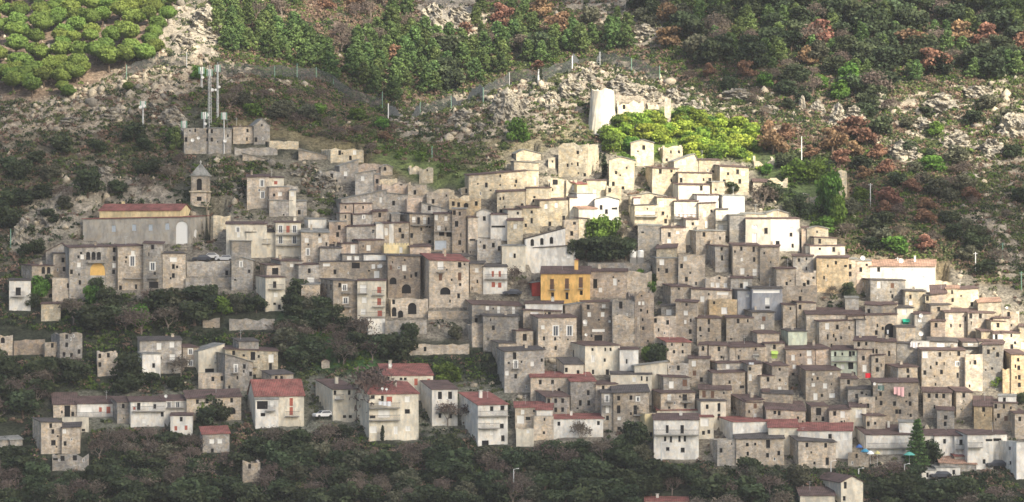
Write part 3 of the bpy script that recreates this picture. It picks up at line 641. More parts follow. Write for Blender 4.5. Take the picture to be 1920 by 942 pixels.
790 850 380 400 g s- 0 | y2=396 d=8 | 805,389k |
800 842 360 384 s n- 4 | d=6 | 812,378k |
842 902 372 400 o n- 5 | d=6 | 874,385A8x8 850,382k 860,384k 893,382k | 
637 662 383 400 k mb 4 | d=6 | 648,389k3x5 |
664 697 383 398 k mb 4 | d=6 | 681,389k3x5 |
637 658 401 422 s mb 2 | d=6 | 648,407k3x6 |
662 698 403 422 g mb 3 | d=6 | 682,407W3x6 |
698 726 398 418 b mb 5 | d=6 | 712,400 |
734 750 402 416 g cg 1 | d=4 | - |
617 650 417 458 k cg 2 | d=6 | 636,427 633,440 |
650 720 426 455 g mb 5 | d=7 | 700,434k4x6 |
720 767 420 458 s mb 6 | d=7 | 750,432 755,443 723,435w6x12 |
705 738 420 428 w cg 1 | d=4 | - |
768 814 402 458 s cd 4 | d=7 | 776,412w6x10 785,414k5x12 796,414w5x12 804,414k4x12 790,430k3x6 768,442k 806,455k B:770,814,422 |
814 848 402 470 s mb 4 | d=7 | 818,408w5x9 836,410w5x8 823,428w 836,430k3x6 825,460u20x16 828,438k9x8 849,440k9x8 B:816,862,434 | brown tenement with a blue glazed lean-to and sagging balcony @the glazed lean-to
848 874 392 476 b mg 3 | d=7 | 862,401k4x7 849,399k 856,420k6x10 862,455 | 
874 884 403 470 b n- 3 | d=5 | 873,430k |
878 896 408 480 s mb 3 | d=6 | 886,450k10x3 |
790 880 478 486 g md 6 | d=6 | - |
# ---- castle quarter
1047 1103 267 333 p n- 5 | d=7 x=1 R=20 | 1083,286k5x6 1083,308k4x7 1064,310k4x6 1084,325k3x4 1096,328k5x6 | tall sunlit stone ruin of a noble house under the castle @the sunlit tall ruin
1028 1042 295 316 p n- 2 | d=3 x=1 | 1036,303k3x4 |
968 1014 288 302 p f- 9 | pk=982 d=5 x=1 | - |
964 1010 303 350 p s- 0 | y2=306 d=5 x=1 | - |
950 964 306 322 p n- 5 | d=4 x=1 | - |
879 988 330 375 p mb 4 | y2=320 d=6 x=1 | 938,330k3x5 938,347k3x3 966,348k3x4 920,357k4x3 912,347 | long sunlit barn like ruin with thin brown roofline @the long barn ruin
988 1010 320 358 p cg 1 | d=6 x=1 | 1004,340w3x14 |
865 879 351 366 p n- 3 | d=3 x=1 | 876,358k |
932 985 361 402 p mb 5 | d=7 | 946,388k3x4 939,397k 979,386k |
986 1032 353 393 p mb 3 | d=7 | 1000,377k3x5 |
1032 1061 334 370 p n- 6 | d=6 | 1041,342k9x9 |
1062 1082 336 370 p n- 6 | d=6 | 1076,352w |
1082 1100 346 363 z mr 6 | d=5 | - |
1100 1137 339 372 p cb 2 | d=6 | 1115,360w |
1142 1188 300 356 p f- 7 | pk=1163 d=5 x=1 | 1163,329k3x3 1175,315k3x4 1168,354k 1150,345 | sunlit stone tower house with rounded top beside dark cypress shadow @the round top house
1137 1165 348 372 p n- 4 | d=5 | 1143,357 |
1012 1068 377 420 p mb 5 | d=7 | 1024,387w5x8 1043,385w5x8 1057,409k 1031,420k |
1068 1082 371 400 c mb 2 | d=5 | - |
1082 1118 364 390 w cg 1 | d=6 | 1094,374w |
1115 1160 374 402 w f- 6 | pk=1140 d=7 | 1127,389 1152,391k10x3 1137,397 |
1085 1120 392 410 c mo 6 | d=5 | - |
952 978 394 430 c mb 3 | d=6 | 971,400k4x5 |
978 1012 391 432 p mb 6 | d=6 | 997,398k4x5 997,414k4x9 |
1057 1085 412 458 s n- 2 | d=6 | 1077,419k5x5 1072,438k |
1085 1105 410 452 p cb 1 | d=5 | 1103,420k 1103,430k |
893 920 398 446 w f- 6 | d=6 | 908,410 |
920 951 403 446 w mb 4 | d=6 | 933,425k24x3 |
951 980 414 446 p mb 9 | d=6 | 966,425w |
895 940 446 484 g n- 3 | d=6 | 908,463k 925,460 938,466k |
1183 1226 268 312 p f- 7 | pk=1205 d=3 x=1 | 1207,277k 1198,300w | jagged sunlit ruin rising out of bright green ivy @the ivy ruin
1243 1280 270 306 p n- 6 | d=5 x=1 | 1258,285k3x5 1273,285k4x5 1250,300k4x5 |
1223 1272 315 365 p mb 4 | L=13 d=7 | 1259,321k4x5 1259,339k3x5 1238,318 |
1264 1310 303 325 p f- 13 | pk=1302 d=6 | 1283,304w |
1310 1350 300 325 p mb 4 | d=6 | 1337,322k4x5 |
1350 1404 312 367 p mb 5 | d=6 | 1365,326k4x5 1383,322k 1394,325w 1358,341 1387,340k | sunlit stone house with brown roofline beside a round tree @the round tree house
1272 1335 324 350 p mb 3 | d=6 | 1277,338k 1331,338k |
1272 1331 347 375 c mb 6 | L=12 d=7 | 1281,364w8x10 1315,352 |
1335 1358 342 368 p cg 1 | d=6 | 1342,356k3x4 |
1355 1396 368 400 w cg 2 | d=5 | 1372,375w |
1307 1348 366 384 w mb 3 | d=5 | 1318,373w24x12 |
1264 1310 378 412 c mb 4 | d=6 | 1276,388w5x8 1286,404w40x10 1298,418k4x5 B:1264,1310,410 |
1310 1342 382 432 s mb 3 | d=6 | 1322,401w5x10 1325,421w5x12 |
1342 1365 394 432 c cd 2 | d=5 | 1352,405w5x12 1352,426w8x8 B:1340,1366,413 B:1340,1364,431 |
1190 1232 386 424 p cd 2 | d=6 | 1210,399w34x6 1200,401k B:1188,1232,406 |
1182 1248 368 386 p f- 7 | pk=1216 d=6 | - |
1232 1268 370 425 p mb 3 | d=6 | 1241,383w7x10 1243,400k5x6 1248,415 |
1196 1240 423 448 g cg 2 | d=6 | 1205,436k5x3 |
1240 1286 428 458 s mb 4 | d=6 | 1255,440 1271,436w6x6 1255,452w7x8 |
1286 1310 412 450 c mb 3 | d=5 | 1299,420k4x5 |
1305 1360 434 458 s mg 3 | d=6 | 1320,440 |
1188 1200 372 382 w cr 2 | d=3 | - |
1445 1499 411 472 w cb 3 | d=7 | 1483,429w7x5 1483,440k5x6 1458,459k7x13 1486,461k4x7 1483,455 | bright white sunlit house with a dark arched doorway @the bright white house
1398 1445 411 470 c cb 3 | d=6 | 1415,425w10x6 1436,433k6x10 1415,447w8x18 1430,445s8x16 |
1438 1478 400 410 p f- 7 | pk=1457 d=5 | - |
1388 1438 401 410 p cg 1 | d=5 | - |
1368 1398 404 460 g mg 2 | d=6 | - |
1412 1443 341 358 p mb 7 | d=5 x=1 | 1430,348k4x4 |
1414 1452 290 312 p n- 14 | d=3 x=1 | 1430,287k |
1444 1477 332 352 p n- 9 | d=3 x=1 | 1455,349k |
1499 1516 366 384 p f- 3 | d=2 x=1 | - |
1518 1553 367 386 p n- 5 | d=3 x=1 | - | sunlit round fragment of ruined wall amid dark ivy @the wall fragment
1572 1588 318 370 p n- 8 | d=2 x=1 | - | slender sunlit spike of ruined wall beside ivy column @the ruin spike
1513 1553 429 442 p fg 5 | d=6 | 1532,435k3x4 |
1527 1569 446 462 p cb 2 | d=5 | 1537,451k |
1519 1584 462 482 c cb 2 | L=10 d=6 | 1537,467k4x4 1563,467k |
1503 1515 428 470 k mb 3 | d=5 | - |
1158 1208 188 214 p n- 11 | d=1.5 x=1 n=castle_wall cat=wall | 1170,193 | broken castle curtain wall beside the round tower @the castle wall
1246 1258 180 232 s n- 5 | d=1.5 x=1 n=castle_wall cat=wall | - | tall thin stump of castle wall above the ivy
1215 1236 190 205 s n- 9 | d=1.5 x=1 n=castle_wall cat=wall | - | short stub of castle wall next to loose rocks

560 622 279 297 p s- 0 | y2=298 x=1 d=1.2 n=garden_wall cat=wall | - | pale stepped garden wall dropping to the round ruin
440 520 276 292 g n- 5 | x=1 d=1.5 n=garden_wall cat=wall | - | rough grey wall under the small crest gable
600 640 318 345 g n- 6 | x=1 d=3 | 622,330 | 
698 745 332 352 p n- 8 | x=1 d=3 | - |
738 770 340 360 s n- 6 | x=1 d=3 | 752,350 |
800 852 354 378 p n- 7 | x=1 d=2 n=garden_wall cat=wall | - | broken pale wall falling toward the castle quarter
852 880 366 384 p n- 7 | x=1 d=2 | - |
400 432 404 432 p n- 5 | x=1 d=2 n=garden_wall cat=wall | - | mossy pale wall between bell tower and the upper houses
520 560 345 362 g n- 8 | x=1 d=2 | - |
380 412 596 615 s n- 6 | x=1 d=3 n=retaining_wall cat=wall | - | sloping brown retaining wall in the gully below the terrace
430 515 597 620 g n- 5 | x=1 d=2 n=retaining_wall cat=wall | - | grey mossy retaining wall in the gully garden
'''
# ------------------------------------------------------------------ houses
def panel(mb, org, ux, w, top, zb, holes, thick, inner, jit=None):
    """a wall: outer face with real openings. org 2-D point, ux unit vector along it; the outward side is to its right; top = [(u, z), ...]"""
    uy = (-ux[1], ux[0])
    def P(u, z, q=0): return (org[0] + ux[0] * u + uy[0] * q, org[1] + ux[1] * u + uy[1] * q, z)
    def T(u):
        for (a, za), (b, zb2) in zip(top, top[1:]):
            if a - 1e-9 <= u <= b + 1e-9: return za + (zb2 - za) * (u - a) / max(b - a, 1e-9)
        return top[-1][1]
    us = sorted({0.0, w} | {round(t[0], 4) for t in top if 0 < t[0] < w} | {round(h[0], 4) for h in holes} | {round(h[1], 4) for h in holes})
    for a, b in zip(us, us[1:]):
        if b - a < 1e-4: continue
        hs_ = sorted([h for h in holes if h[0] <= a + 1e-3 and h[1] >= b - 1e-3], key=lambda h: h[2]); z = zb
        for h in hs_:
            if h[2] > z: mb.quad(P(a, z), P(b, z), P(b, h[2]), P(a, h[2]))
            z = max(z, h[3])
        ta, tb_ = T(a + 1e-6), T(b - 1e-6)
        mb.quad(P(a, z), P(b, z), P(b, tb_), P(a, ta))
        if inner: mb.quad(P(b, zb, thick), P(a, zb, thick), P(a, ta, thick), P(b, tb_, thick)); mb.quad(P(a, ta), P(b, tb_), P(b, tb_, thick), P(a, ta, thick))
    for (a, b, z0, z1, *_r) in holes:
        q = .24
        mb.quad(P(a, z0), P(a, z0, q), P(a, z1, q), P(a, z1)); mb.quad(P(b, z0, q), P(b, z0), P(b, z1), P(b, z1, q))
        mb.quad(P(a, z0), P(b, z0), P(b, z0, q), P(a, z0, q)); mb.quad(P(a, z1, q), P(b, z1, q), P(b, z1), P(a, z1))
        if _r and _r[0]:                                   # arched head: fill the corners
            r = (b - a) / 2; hh = min(r, (z1 - z0) * .6); N = 6
            for sgn in (-1, 1):
                cx = (a + b) / 2; arc = [(cx + sgn * r * math.cos(t * math.pi / 2 / N), z1 - hh + hh * math.sin(t * math.pi / 2 / N)) for t in range(N + 1)]
                pts = [P(cx + sgn * r, z1, .02)] + [P(u, z, .02) for u, z in (arc if sgn > 0 else arc)]
                mb.poly(pts if sgn < 0 else pts[::-1])
    for u in (0, w): mb.quad(P(u, zb), P(u, zb, thick), P(u, T(u), thick), P(u, T(u)))
    return P, T
def jag(rnd, w, h, amp, n=None):
    n = n or max(3, int(w / 1.1)); t = [(w * i / n, h - rnd.random() ** 1.6 * amp) for i in range(n + 1)]
    return t
KSIZE = dict(k=(5, 8), w=(6, 8), W=(7, 10), s=(6, 9), b=(7, 14), g=(6, 9), A=(14, 14), a=(6, 12), P=(6, 20), v=(8, 8), u=(12, 10), l=(12, 8), Y=(20, 14), d=(14, 8))
HN = 0
HOUSES = []
def house(line):
    global HN
    plus = line.startswith('+'); line = line.lstrip('+ ')
    seg = [q.strip() for q in line.split('|')]; t = seg[0].split()
    x0, x1, yt, yb = map(float, t[:4]); wc, rt, r = t[4], t[5], float(t[6])
    op = {k: v for k, v in (q.split('=') for q in seg[1].split())} if len(seg) > 1 and seg[1] else {}
    if 'skip' in op: return
    HN += 1; rnd = random.Random(HN * 17 + int(x0))
    wins = seg[2] if len(seg) > 2 else ''; lab = seg[3] if len(seg) > 3 else ''
    ref = ''
    if '@' in lab: lab, ref = [q.strip() for q in lab.split('@')]
    d = float(op.get('d', 7)); Lp = float(op.get('L', 0)); Rp = float(op.get('R', 0)); dy = float(op.get('dy', 0)) + float(op.get('dyp', 0))
    ruin = rt[0] == 'n'; rc = rt[1] if len(rt) > 1 and rt[1] in ROOFC else 'g'; rt = rt[0]
    xc = x1 if Rp else x0
    if plus:
        root, rY = HOUSES[-1]['root'], HOUSES[-1]['P'].y; ybp = yb + 30
        Y = rY + dy; P0 = Vector(((xc - CX) / F * Y, Y, ZC + (CY - ybp) / F * Y)); dy = 0
    else:
        ybp = yb if 'x' in op else yt + max(yb - yt, 48.0)
        Y = min(at(q, ybp).y for q in (x0 + 1, (x0 + x1) / 2, x1 - 1)); P0 = Vector(((xc - CX) / F * Y, Y, ZC + (CY - ybp) / F * Y))
    s = Y / F; h = (ybp - yt) * s
    th = math.asin(min(.8, max(Lp, Rp) * s / d)) if (Lp or Rp) else 0.0
    base = math.atan((CX - (x0 + x1) / 2) / F)
    if not (Lp or Rp or x1 - x0 < 14): th = rnd.choice((rnd.uniform(-.06, .06), rnd.uniform(.05, .32), rnd.uniform(.1, .35))) * (.5 if x1 - x0 > 60 else 1); sg = 1
    else: sg = -1 if Rp else 1
    phi = base + sg * th
    w = (x1 - x0) * s / math.cos(th) * 1.0
    O = P0.copy()
    if Rp: O -= Vector((math.cos(phi), math.sin(phi), 0)) * w
    O += Vector((-math.sin(phi), math.cos(phi), 0)) * dy
    W = Matrix.Translation(O) @ Matrix.Rotation(phi, 4, 'Z')
    name = op.get('n', 'ruined_house' if ruin and 'n' not in op else 'stone_house' if wc in 'psgbo' else 'plastered_house'); cat = op.get('cat', 'house')
    if not plus:
        root = empty(name, O, phi); loc = Matrix.Identity(4)
        HOUSES.append(dict(root=root, P=P0, W=W, px=(x0 + x1) / 2, py=(yt + yb) / 2, wc=wc, rt=rt, rc=rc, x0=x0, x1=x1, yt=yt, yb=yb, name=name, s=s, phi=phi, O=O))
    else: loc = HOUSES[-1]['W'].inverted() @ W
    H = HOUSES[-1]
    if not plus: H['w'] = w; H['d'] = d; H['h'] = h; H['L'] = Lp; H['R'] = Rp; H['x'] = 'x' in op; H['deep'] = 'deep' in op
    if len(seg) > 3 and lab and not plus: tag(root, lab, cat)
    elif not plus: root['category'] = cat; H['auto'] = 1
    if ref: LAND.append((ref, H['px'], H['py']))
    zt = lambda y: (ybp - y) * s
    def uf(x): return (x - x0) / (x1 - x0) * w
    # tops
    rise = r * s * (1.1 if r > 9 else .85) if rt != 'n' else 0; y2 = float(op['y2']) if 'y2' in op else None
    h2 = zt(y2) if y2 is not None else h
    if y2 is None and rt in 'mc' and wc in 'psgbkoq' and not plus: y2 = yt + rnd.uniform(-.05, .05) * (x1 - x0); h2 = zt(y2)
    bk = h; lft = [(0, h), (d, h)]; rgt = None
    if rt == 'm' : bk = h + rise; lft = [(0, h), (d, bk)]
    elif rt == 'g' or rt == 'h': bk = h; lft = [(0, h), (d / 2, h + rise * (1 if rt == 'g' else 0)), (d, h)] if rt == 'g' else lft
    front = [(0, h), (w, h2)]; back = [(0, bk), (w, bk + h2 - h)]
    if rt == 'm' and y2 is not None: rgt = [(0, h2), (d, bk + h2 - h)]
    if rt == 'f':
        pk = uf(float(op.get('pk', (x0 + x1) / 2))); front = [(0, h), (pk, h + rise), (w, h)]; back = front
    if rt == 's': rgt = [(0, h2), (d, h2)]; back = front
    if ruin:
        am = r * s * (1.7 if wc == 'p' and not name.endswith('_wall') else 1.2); front = jag(rnd, w, h, am); back = jag(rnd, w, h - .4, am); lft = jag(rnd, d, h - .2, am * 1.2); rgt = jag(rnd, d, h - .2, am * 1.2)
        if r < 4: back = [(0, h - .3), (w, h - .3)]
    rgt = rgt or lft
    # windows
    fh, lh, rh, items, balc = [], [], [], [], []
    vis_b = yb
    toks = wins.split()
    if not toks:
        nf = max(1, int((yb - yt - 3) / 17)); nc = max(1, int((x1 - x0 - 4) / 15))
        for f in range(nf):
            for c in range(nc):
                if rnd.random() < .58:
                    x = x0 + (x1 - x0) * (c + .5 + rnd.uniform(-.22, .22)) / nc; y = yt + 7 + (yb - yt - 6) * (f + rnd.uniform(-.1, .15)) / nf
                    kk = rnd.choices('kwWsg', (55, 14, 8, 13, 10))[0] if not ruin else 'k'
                    kx, ky = KSIZE[kk]; toks.append('%d,%d%s%dx%d' % (x, y, kk, kx - rnd.choice((0, 1, 2)), ky - rnd.choice((0, 1, 3))))
        if Lp > 15 and rnd.random() < .6: toks.append('%d,%d' % (x0 - Lp * .5, yt + 12))
    import re
    if wc in 'psgbko' and not name.endswith('_wall') and (x1 - x0) > 14 and toks and toks != ['-']:
        for _ in range(int((x1 - x0) * (yb - yt) / 950)): toks.append('%d,%d%s%dx%d' % (rnd.uniform(x0 + 4, x1 - 4), rnd.uniform(yt + 6, yb - 3), rnd.choice('kkkg'), rnd.choice((2, 3, 3, 4)), rnd.choice((3, 4, 5, 6))))
    for tk in toks:
        if tk == '-': continue
        if tk.startswith('B:'):
            a, b, y = map(float, tk[2:].split(',')); balc.append((a, b, y)); continue
        mt = re.match(r'(\d+),(\d+)([a-zA-Z]?)(?:(\d+)x(\d+))?$', tk)
        if not mt: print('bad token', tk, line[:40]); continue
        x, y = float(mt[1]), float(mt[2]); k = mt[3] or 'k'; kw, kh = (float(mt[4]), float(mt[5])) if mt[4] else KSIZE[k]
        side = 'f'; fw = w; top = front
        u = uf(x); pw = kw * s / math.cos(th)
        if x > x1 and Rp: side = 'r'; fw = d; u = (x - x1) * s / max(math.sin(th), .15); pw = min(kw * s / max(math.sin(th), .3), d * .3); top = rgt
        elif x < x0 and Lp: side = 'l'; fw = d; u = (x0 - x) * s / max(math.sin(th), .15); pw = min(kw * s / max(math.sin(th), .3), d * .3); top = lft
        pw = max(.24, pw * 1.08); ph = max(.3, kh * s * 1.08); zc = zt(y)
        u = min(max(u, pw / 2 + .15), fw - pw / 2 - .15)
        if pw > fw - .4: continue
        def TT(q):
            for (a, za), (b, zb2) in zip(top, top[1:]):
                if a - 1e-6 <= q <= b + 1e-6: return za + (zb2 - za) * (q - a) / max(b - a, 1e-9)
            return top[-1][1]
        zmax = min(TT(u - pw / 2), TT(u), TT(u + pw / 2)) - .18
        z1 = min(zc + ph / 2, zmax); z0 = max(z1 - ph, .05)
        if z1 - z0 < .26: continue
        L_ = dict(f=fh, l=lh, r=rh)[side]
        if any(not (u + pw / 2 + .05 < q[0] or u - pw / 2 - .05 > q[1] or z1 + .05 < q[2] or z0 - .05 > q[3]) for q in L_): continue
        L_.append((u - pw / 2, u + pw / 2, z0, z1, k in 'AaPY')); items.append((side, k, u - pw / 2, u + pw / 2, z0, z1))
    mb = MB(); tk_ = .5 if ruin else .3; zb = -4.5 if 'x' not in op else -3.5
    if d < 2.2 and ruin or name.endswith('_wall'): tk_ = min(.5, d / 2 - .05)
    panel(mb, (0, 0), (1, 0), w, front, zb, fh, tk_, ruin)
    panel(mb, (w, tk_), (0, 1), d - 2 * tk_, [(max(0, a - tk_) if a < d - .01 else d - 2 * tk_, z) for a, z in rgt], zb, [(a - tk_, b - tk_, *q) for a, b, *q in rh if a > tk_ and b < d - tk_], tk_, ruin)
    panel(mb, (w, d), (-1, 0), w, [(w - a, z) for a, z in back[::-1]], zb, [], tk_, ruin)
    lh2 = [(d - 2 * tk_ - (b - tk_), d - 2 * tk_ - (a - tk_), *q) for a, b, *q in lh if a > tk_ and b < d - tk_]
    lt = [(d - a, z) for a, z in lft[::-1]]
    panel(mb, (0, d - tk_), (0, -1), d - 2 * tk_, [(min(max(0, a - tk_), d - 2 * tk_), z) for a, z in lt], zb, lh2, tk_, ruin)
    if ruin or rt == 't' or rt == '-':
        zf = min(z for _, z in front + back + lft) - .5; mb.quad((tk_, tk_, zf), (w - tk_, tk_, zf), (w - tk_, d - tk_, zf), (tk_, d - tk_, zf))
    mat = WM[wc]
    mb.build('wall', mat, root, loc)
    # roof
    o = .24; T_ = .13; rb_ = MB(); hasroof = True
    e = .025
    if rt == 'm':
        p = (bk - h) / d; rr = (h2 - h)
        rb_.slab([(-o, -o, h - o * p + e), (w + o, -o, h2 - o * p + e), (w + o, d + .15, bk + rr + .15 * p + e), (-o, d + .15, bk + .15 * p + e)], T_)
    elif rt == 'g':
        p = rise / (d / 2)
        rb_.slab([(-o, -o, h - o * p + e), (w + o, -o, h - o * p + e), (w + o, d / 2, h + rise + e), (-o, d / 2, h + rise + e)], T_)
        rb_.slab([(-o, d / 2, h + rise + e + .004), (w + o, d / 2, h + rise + e + .004), (w + o, d + o, h - o * p + e), (-o, d + o, h - o * p + e)], T_)
    elif rt == 'h':
        q = min(d, w) * .42; a = (-o, -o, h + e); b_ = (w + o, -o, h + e); c = (w + o, d + o, h + e); dd = (-o, d + o, h + e)
        r1 = (q, d / 2, h + rise + e); r2 = (w - q, d / 2, h + rise + e) if w > 2 * q + .2 else (q + .2, d / 2, h + rise + e)
        for pts in ((a, b_, r2, r1), (b_, c, r2), (c, dd, r1, r2), (dd, a, r1), (dd, c, b_, a)): rb_.poly(pts)
    elif rt == 'f':
        rb_.slab([(-o, -o, h - o * rise / max(pk, .1) + e), (pk, -o, h + rise + e), (pk, d + .1, h + rise + e), (-o, d + .1, h - o * rise / max(pk, .1) + e)], T_)
        rb_.slab([(pk + .004, -o, h + rise + e), (w + o, -o, h - o * rise / max(w - pk, .1) + e), (w + o, d + .1, h - o * rise / max(w - pk, .1) + e), (pk + .004, d + .1, h + rise + e)], T_)
    elif rt == 's':
        p = (h2 - h) / w
        if 'nosh' in op: o = .08
        rb_.slab([(-o, -o, h - o * p + e), (w + o, -o, h2 + o * p + e), (w + o, d, h2 + o * p + e), (-o, d, h - o * p + e)], T_ + (.1 if r else 0))
    elif rt == 'c':
        rb_.slab([(-.15, -.15, h + e), (w + .15, -.15, h2 + e), (w + .15, d + .1, h2 + .35), (-.15, d + .1, h + .35)], max(.12, r * s * .6))
    elif rt == 't':
        for q in ((-.05, w + .05, -.06, .34), ): rb_.box(q[0], q[1], q[2], q[3], h + e, h + .12)
    else: hasroof = False
    if hasroof:
        rm = RM[rc] if rt not in 't' else M['grey']
        if rt == 's' and wc in 'g' and 'nosh' not in op: rm = RM['g']
        ro = rb_.build('roof' if rt != 't' else 'coping', rm, root, loc)
        if rt in 'mgh' and w > 3 and rnd.random() < .28 and 'roof0' not in op:
            cb = MB(); cx = rnd.uniform(.15, .85) * w; cy = d * rnd.uniform(.45, .8); cz = h + rise * .5
            cw = rnd.uniform(.2, .32); ch = rise * .5 + rnd.uniform(.4, .8)
            cb.box(cx - cw, cx + cw, cy - cw * .8, cy + cw * .8, cz - .5, cz + ch); cb.box(cx - cw - .1, cx + cw + .1, cy - cw * .8 - .1, cy + cw * .8 + .1, cz + ch + .12, cz + ch + .2)
            cb.box(cx - cw * .5, cx + cw * .5, cy - cw * .5, cy + cw * .5, cz + ch, cz + ch + .12)
            c_ = cb.build('chimney', WM['s' if wc not in 'wcyz' else wc], ro)
        if rt in 'mghc' and w > 3 and rnd.random() < .3:
            g = MB(); cx = rnd.uniform(.2, .8) * w; cy = d * .5; hz0 = h + rise * .4; g.tube((cx, cy, hz0), (cx, cy, hz0 + 2.1), .03, .025, 4); g.tube((cx - .5, cy, hz0 + 1.9), (cx + .5, cy, hz0 + 2.0), .02, .02, 3); g.tube((cx - .3, cy, hz0 + 1.6), (cx + .3, cy, hz0 + 1.66), .02, .02, 3)
            g.build('aerial', M['steel'], ro)
    # windows
    for side, k, a, b, z0, z1 in items:
        if side == 'f': X = loc
        elif side == 'r': X = loc @ Matrix.Translation((w, 0, 0)) @ Matrix.Rotation(math.pi / 2, 4, 'Z')
        else: X = loc @ Matrix.Rotation(-math.pi / 2, 4, 'Z') @ Matrix.Scale(-1, 4, (1, 0, 0)); a, b = a, b
        if side == 'l': # mirror: run along +d on the left wall
            X = loc @ Matrix.Translation((0, 0, 0)) @ Matrix.Rotation(-math.pi / 2, 4, 'Z'); a, b = -b, -a
        arch = k in 'AaPY'
        def shape(mbx, y, ins=0.0, aa=a, bb=b, zz0=z0, zz1=z1):
            if not arch: mbx.box(aa + ins, bb - ins, y, y + .05, zz0 + ins, zz1 - ins)
            else:
                r_ = (bb - aa) / 2 - ins; hh = min((bb - aa) / 2, (zz1 - zz0) * .6); cx = (aa + bb) / 2; N = 8
                pts = [(aa + ins, y, zz0)] + [(bb - ins, y, zz0)] + [(cx + r_ * math.cos(math.pi * i / N), y, zz1 - hh + (hh - ins) * math.sin(math.pi * i / N)) for i in range(N + 1)]
                mbx.poly(pts)
        big = (b - a) > .62 or (z1 - z0) > 1.0
        m1 = {'k': 'dark', 'w': 'white', 'W': 'white', 's': 'redshut' if wc in 'cw' else 'shutter', 'b': 'shutter', 'g': 'glass', 'A': 'dark', 'a': 'dark', 'P': 'white', 'v': 'lime', 'u': 'blue', 'l': 'ochre', 'Y': 'ochre', 'd': 'dark'}[k]
        if line.find('green awning') > 0 and k == 'v': m1 = 'green'
        door = k == 'b' or (k in 'AY' and (b - a) > 1.3)
        nm = {'A': 'archway', 'Y': 'archway', 'b': 'balcony_door'}.get(k, 'window')
        if k in 'kdAa':  # ruin holes and arches: a dark sheet stands in for shade inside
            f = MB(); shape(f, .2); wo_ = f.build(nm, M['dark'], root, X)
            if k == 'k' and big and not ruin and rnd.random() < .6:
                g = MB(); g.box(a - .06, b + .06, -.07, .02, z0 - .1, z0 - .005); g.build('sill', M['grey'], wo_)
        elif k in 'wWg':
            f = MB(); q = .07 if k == 'g' else .1
            f.box(a, a + q, .06, .16, z0, z1); f.box(b - q, b, .06, .16, z0, z1); f.box(a + q, b - q, .06, .16, z1 - q, z1); f.box(a + q, b - q, .06, .16, z0, z0 + q)
            if k == 'W': f.box(a - .16, a - .004, -.03, .02, z0, z1 + .14); f.box(b + .004, b + .16, -.03, .02, z0, z1 + .14); f.box(a - .004, b + .004, -.03, .02, z1 + .004, z1 + .14)
            if big: f.box((a + b) / 2 - .03, (a + b) / 2 + .03, .06, .16, z0 + q, z1 - q)
            wo_ = f.build(nm, M['white'], root, X)
            g = MB(); g.box(a + .004, b - .004, .17, .21, z0 + .004, z1 - .004); g.build('pane' if k != 'w' else 'blind', M['glass'] if k != 'w' else M['white'], wo_)
        elif k in 'sb':
            f = MB(); f.box(a + .01, b - .01, .18, .22, z0 + .01, z1 - .01); wo_ = f.build(nm, M['dark' if k == 'b' else 'glass'], root, X)
            mid = (a + b) / 2
            for q0, q1 in ((a + .01, mid - .02), (mid + .02, b - .01)):
                g = MB(); g.box(q0, q1, .06, .12, z0 + .02, z1 - .02)
                for z in np.arange(z0 + .15, z1 - .1, .16): g.box(q0 + .04, q1 - .04, .045, .059, z, z + .07)
                g.build('shutter', M[m1], wo_)
        else:
            f = MB(); shape(f, .12); wo_ = f.build(nm, M[m1], root, X)
            if k == 'v': g = MB(); g.slab([(a - .1, -.9, z1 - .5), (b + .1, -.9, z1 - .5), (b + .1, .0, z1 + .1), (a - .1, .0, z1 + .1)], .05); g.build('awning', M[m1], wo_)
    for a, b, y in balc:
        ua, ub = max(0, uf(a)), min(w + .6, uf(b)); z = zt(y)
        if ub - ua < .5: continue
        g = MB(); g.box(ua, ub, -.95, -.003, z - .16, z); bo = g.build('balcony', M['grey'], root, loc)
        g = MB(); g.box(ua, ub, -.93, -.89, z + .9, z + .96); g.box(ua, ua + .04, -.89, -.01, z + .9, z + .96); g.box(ub - .04, ub, -.89, -.01, z + .9, z + .96)
        x = ua + .02
        while x < ub - .03: g.box(x, x + .03, -.92, -.9, z, z + .9); x += .2
        g.build('railing', M['iron'], bo)
    if 'toothed' in line:
        g = MB()
        for i in range(9): u = w * (i + .5) / 9; g.box(u - .2, u + .2, .05, .35, h - .01, h + .35)
        g.build('parapet', WM['z'], root, loc)
for ln in TABLE.strip().split('\n'):
    if ln.strip() and not ln.startswith('#'): house(ln.strip())
print('houses', len(HOUSES))

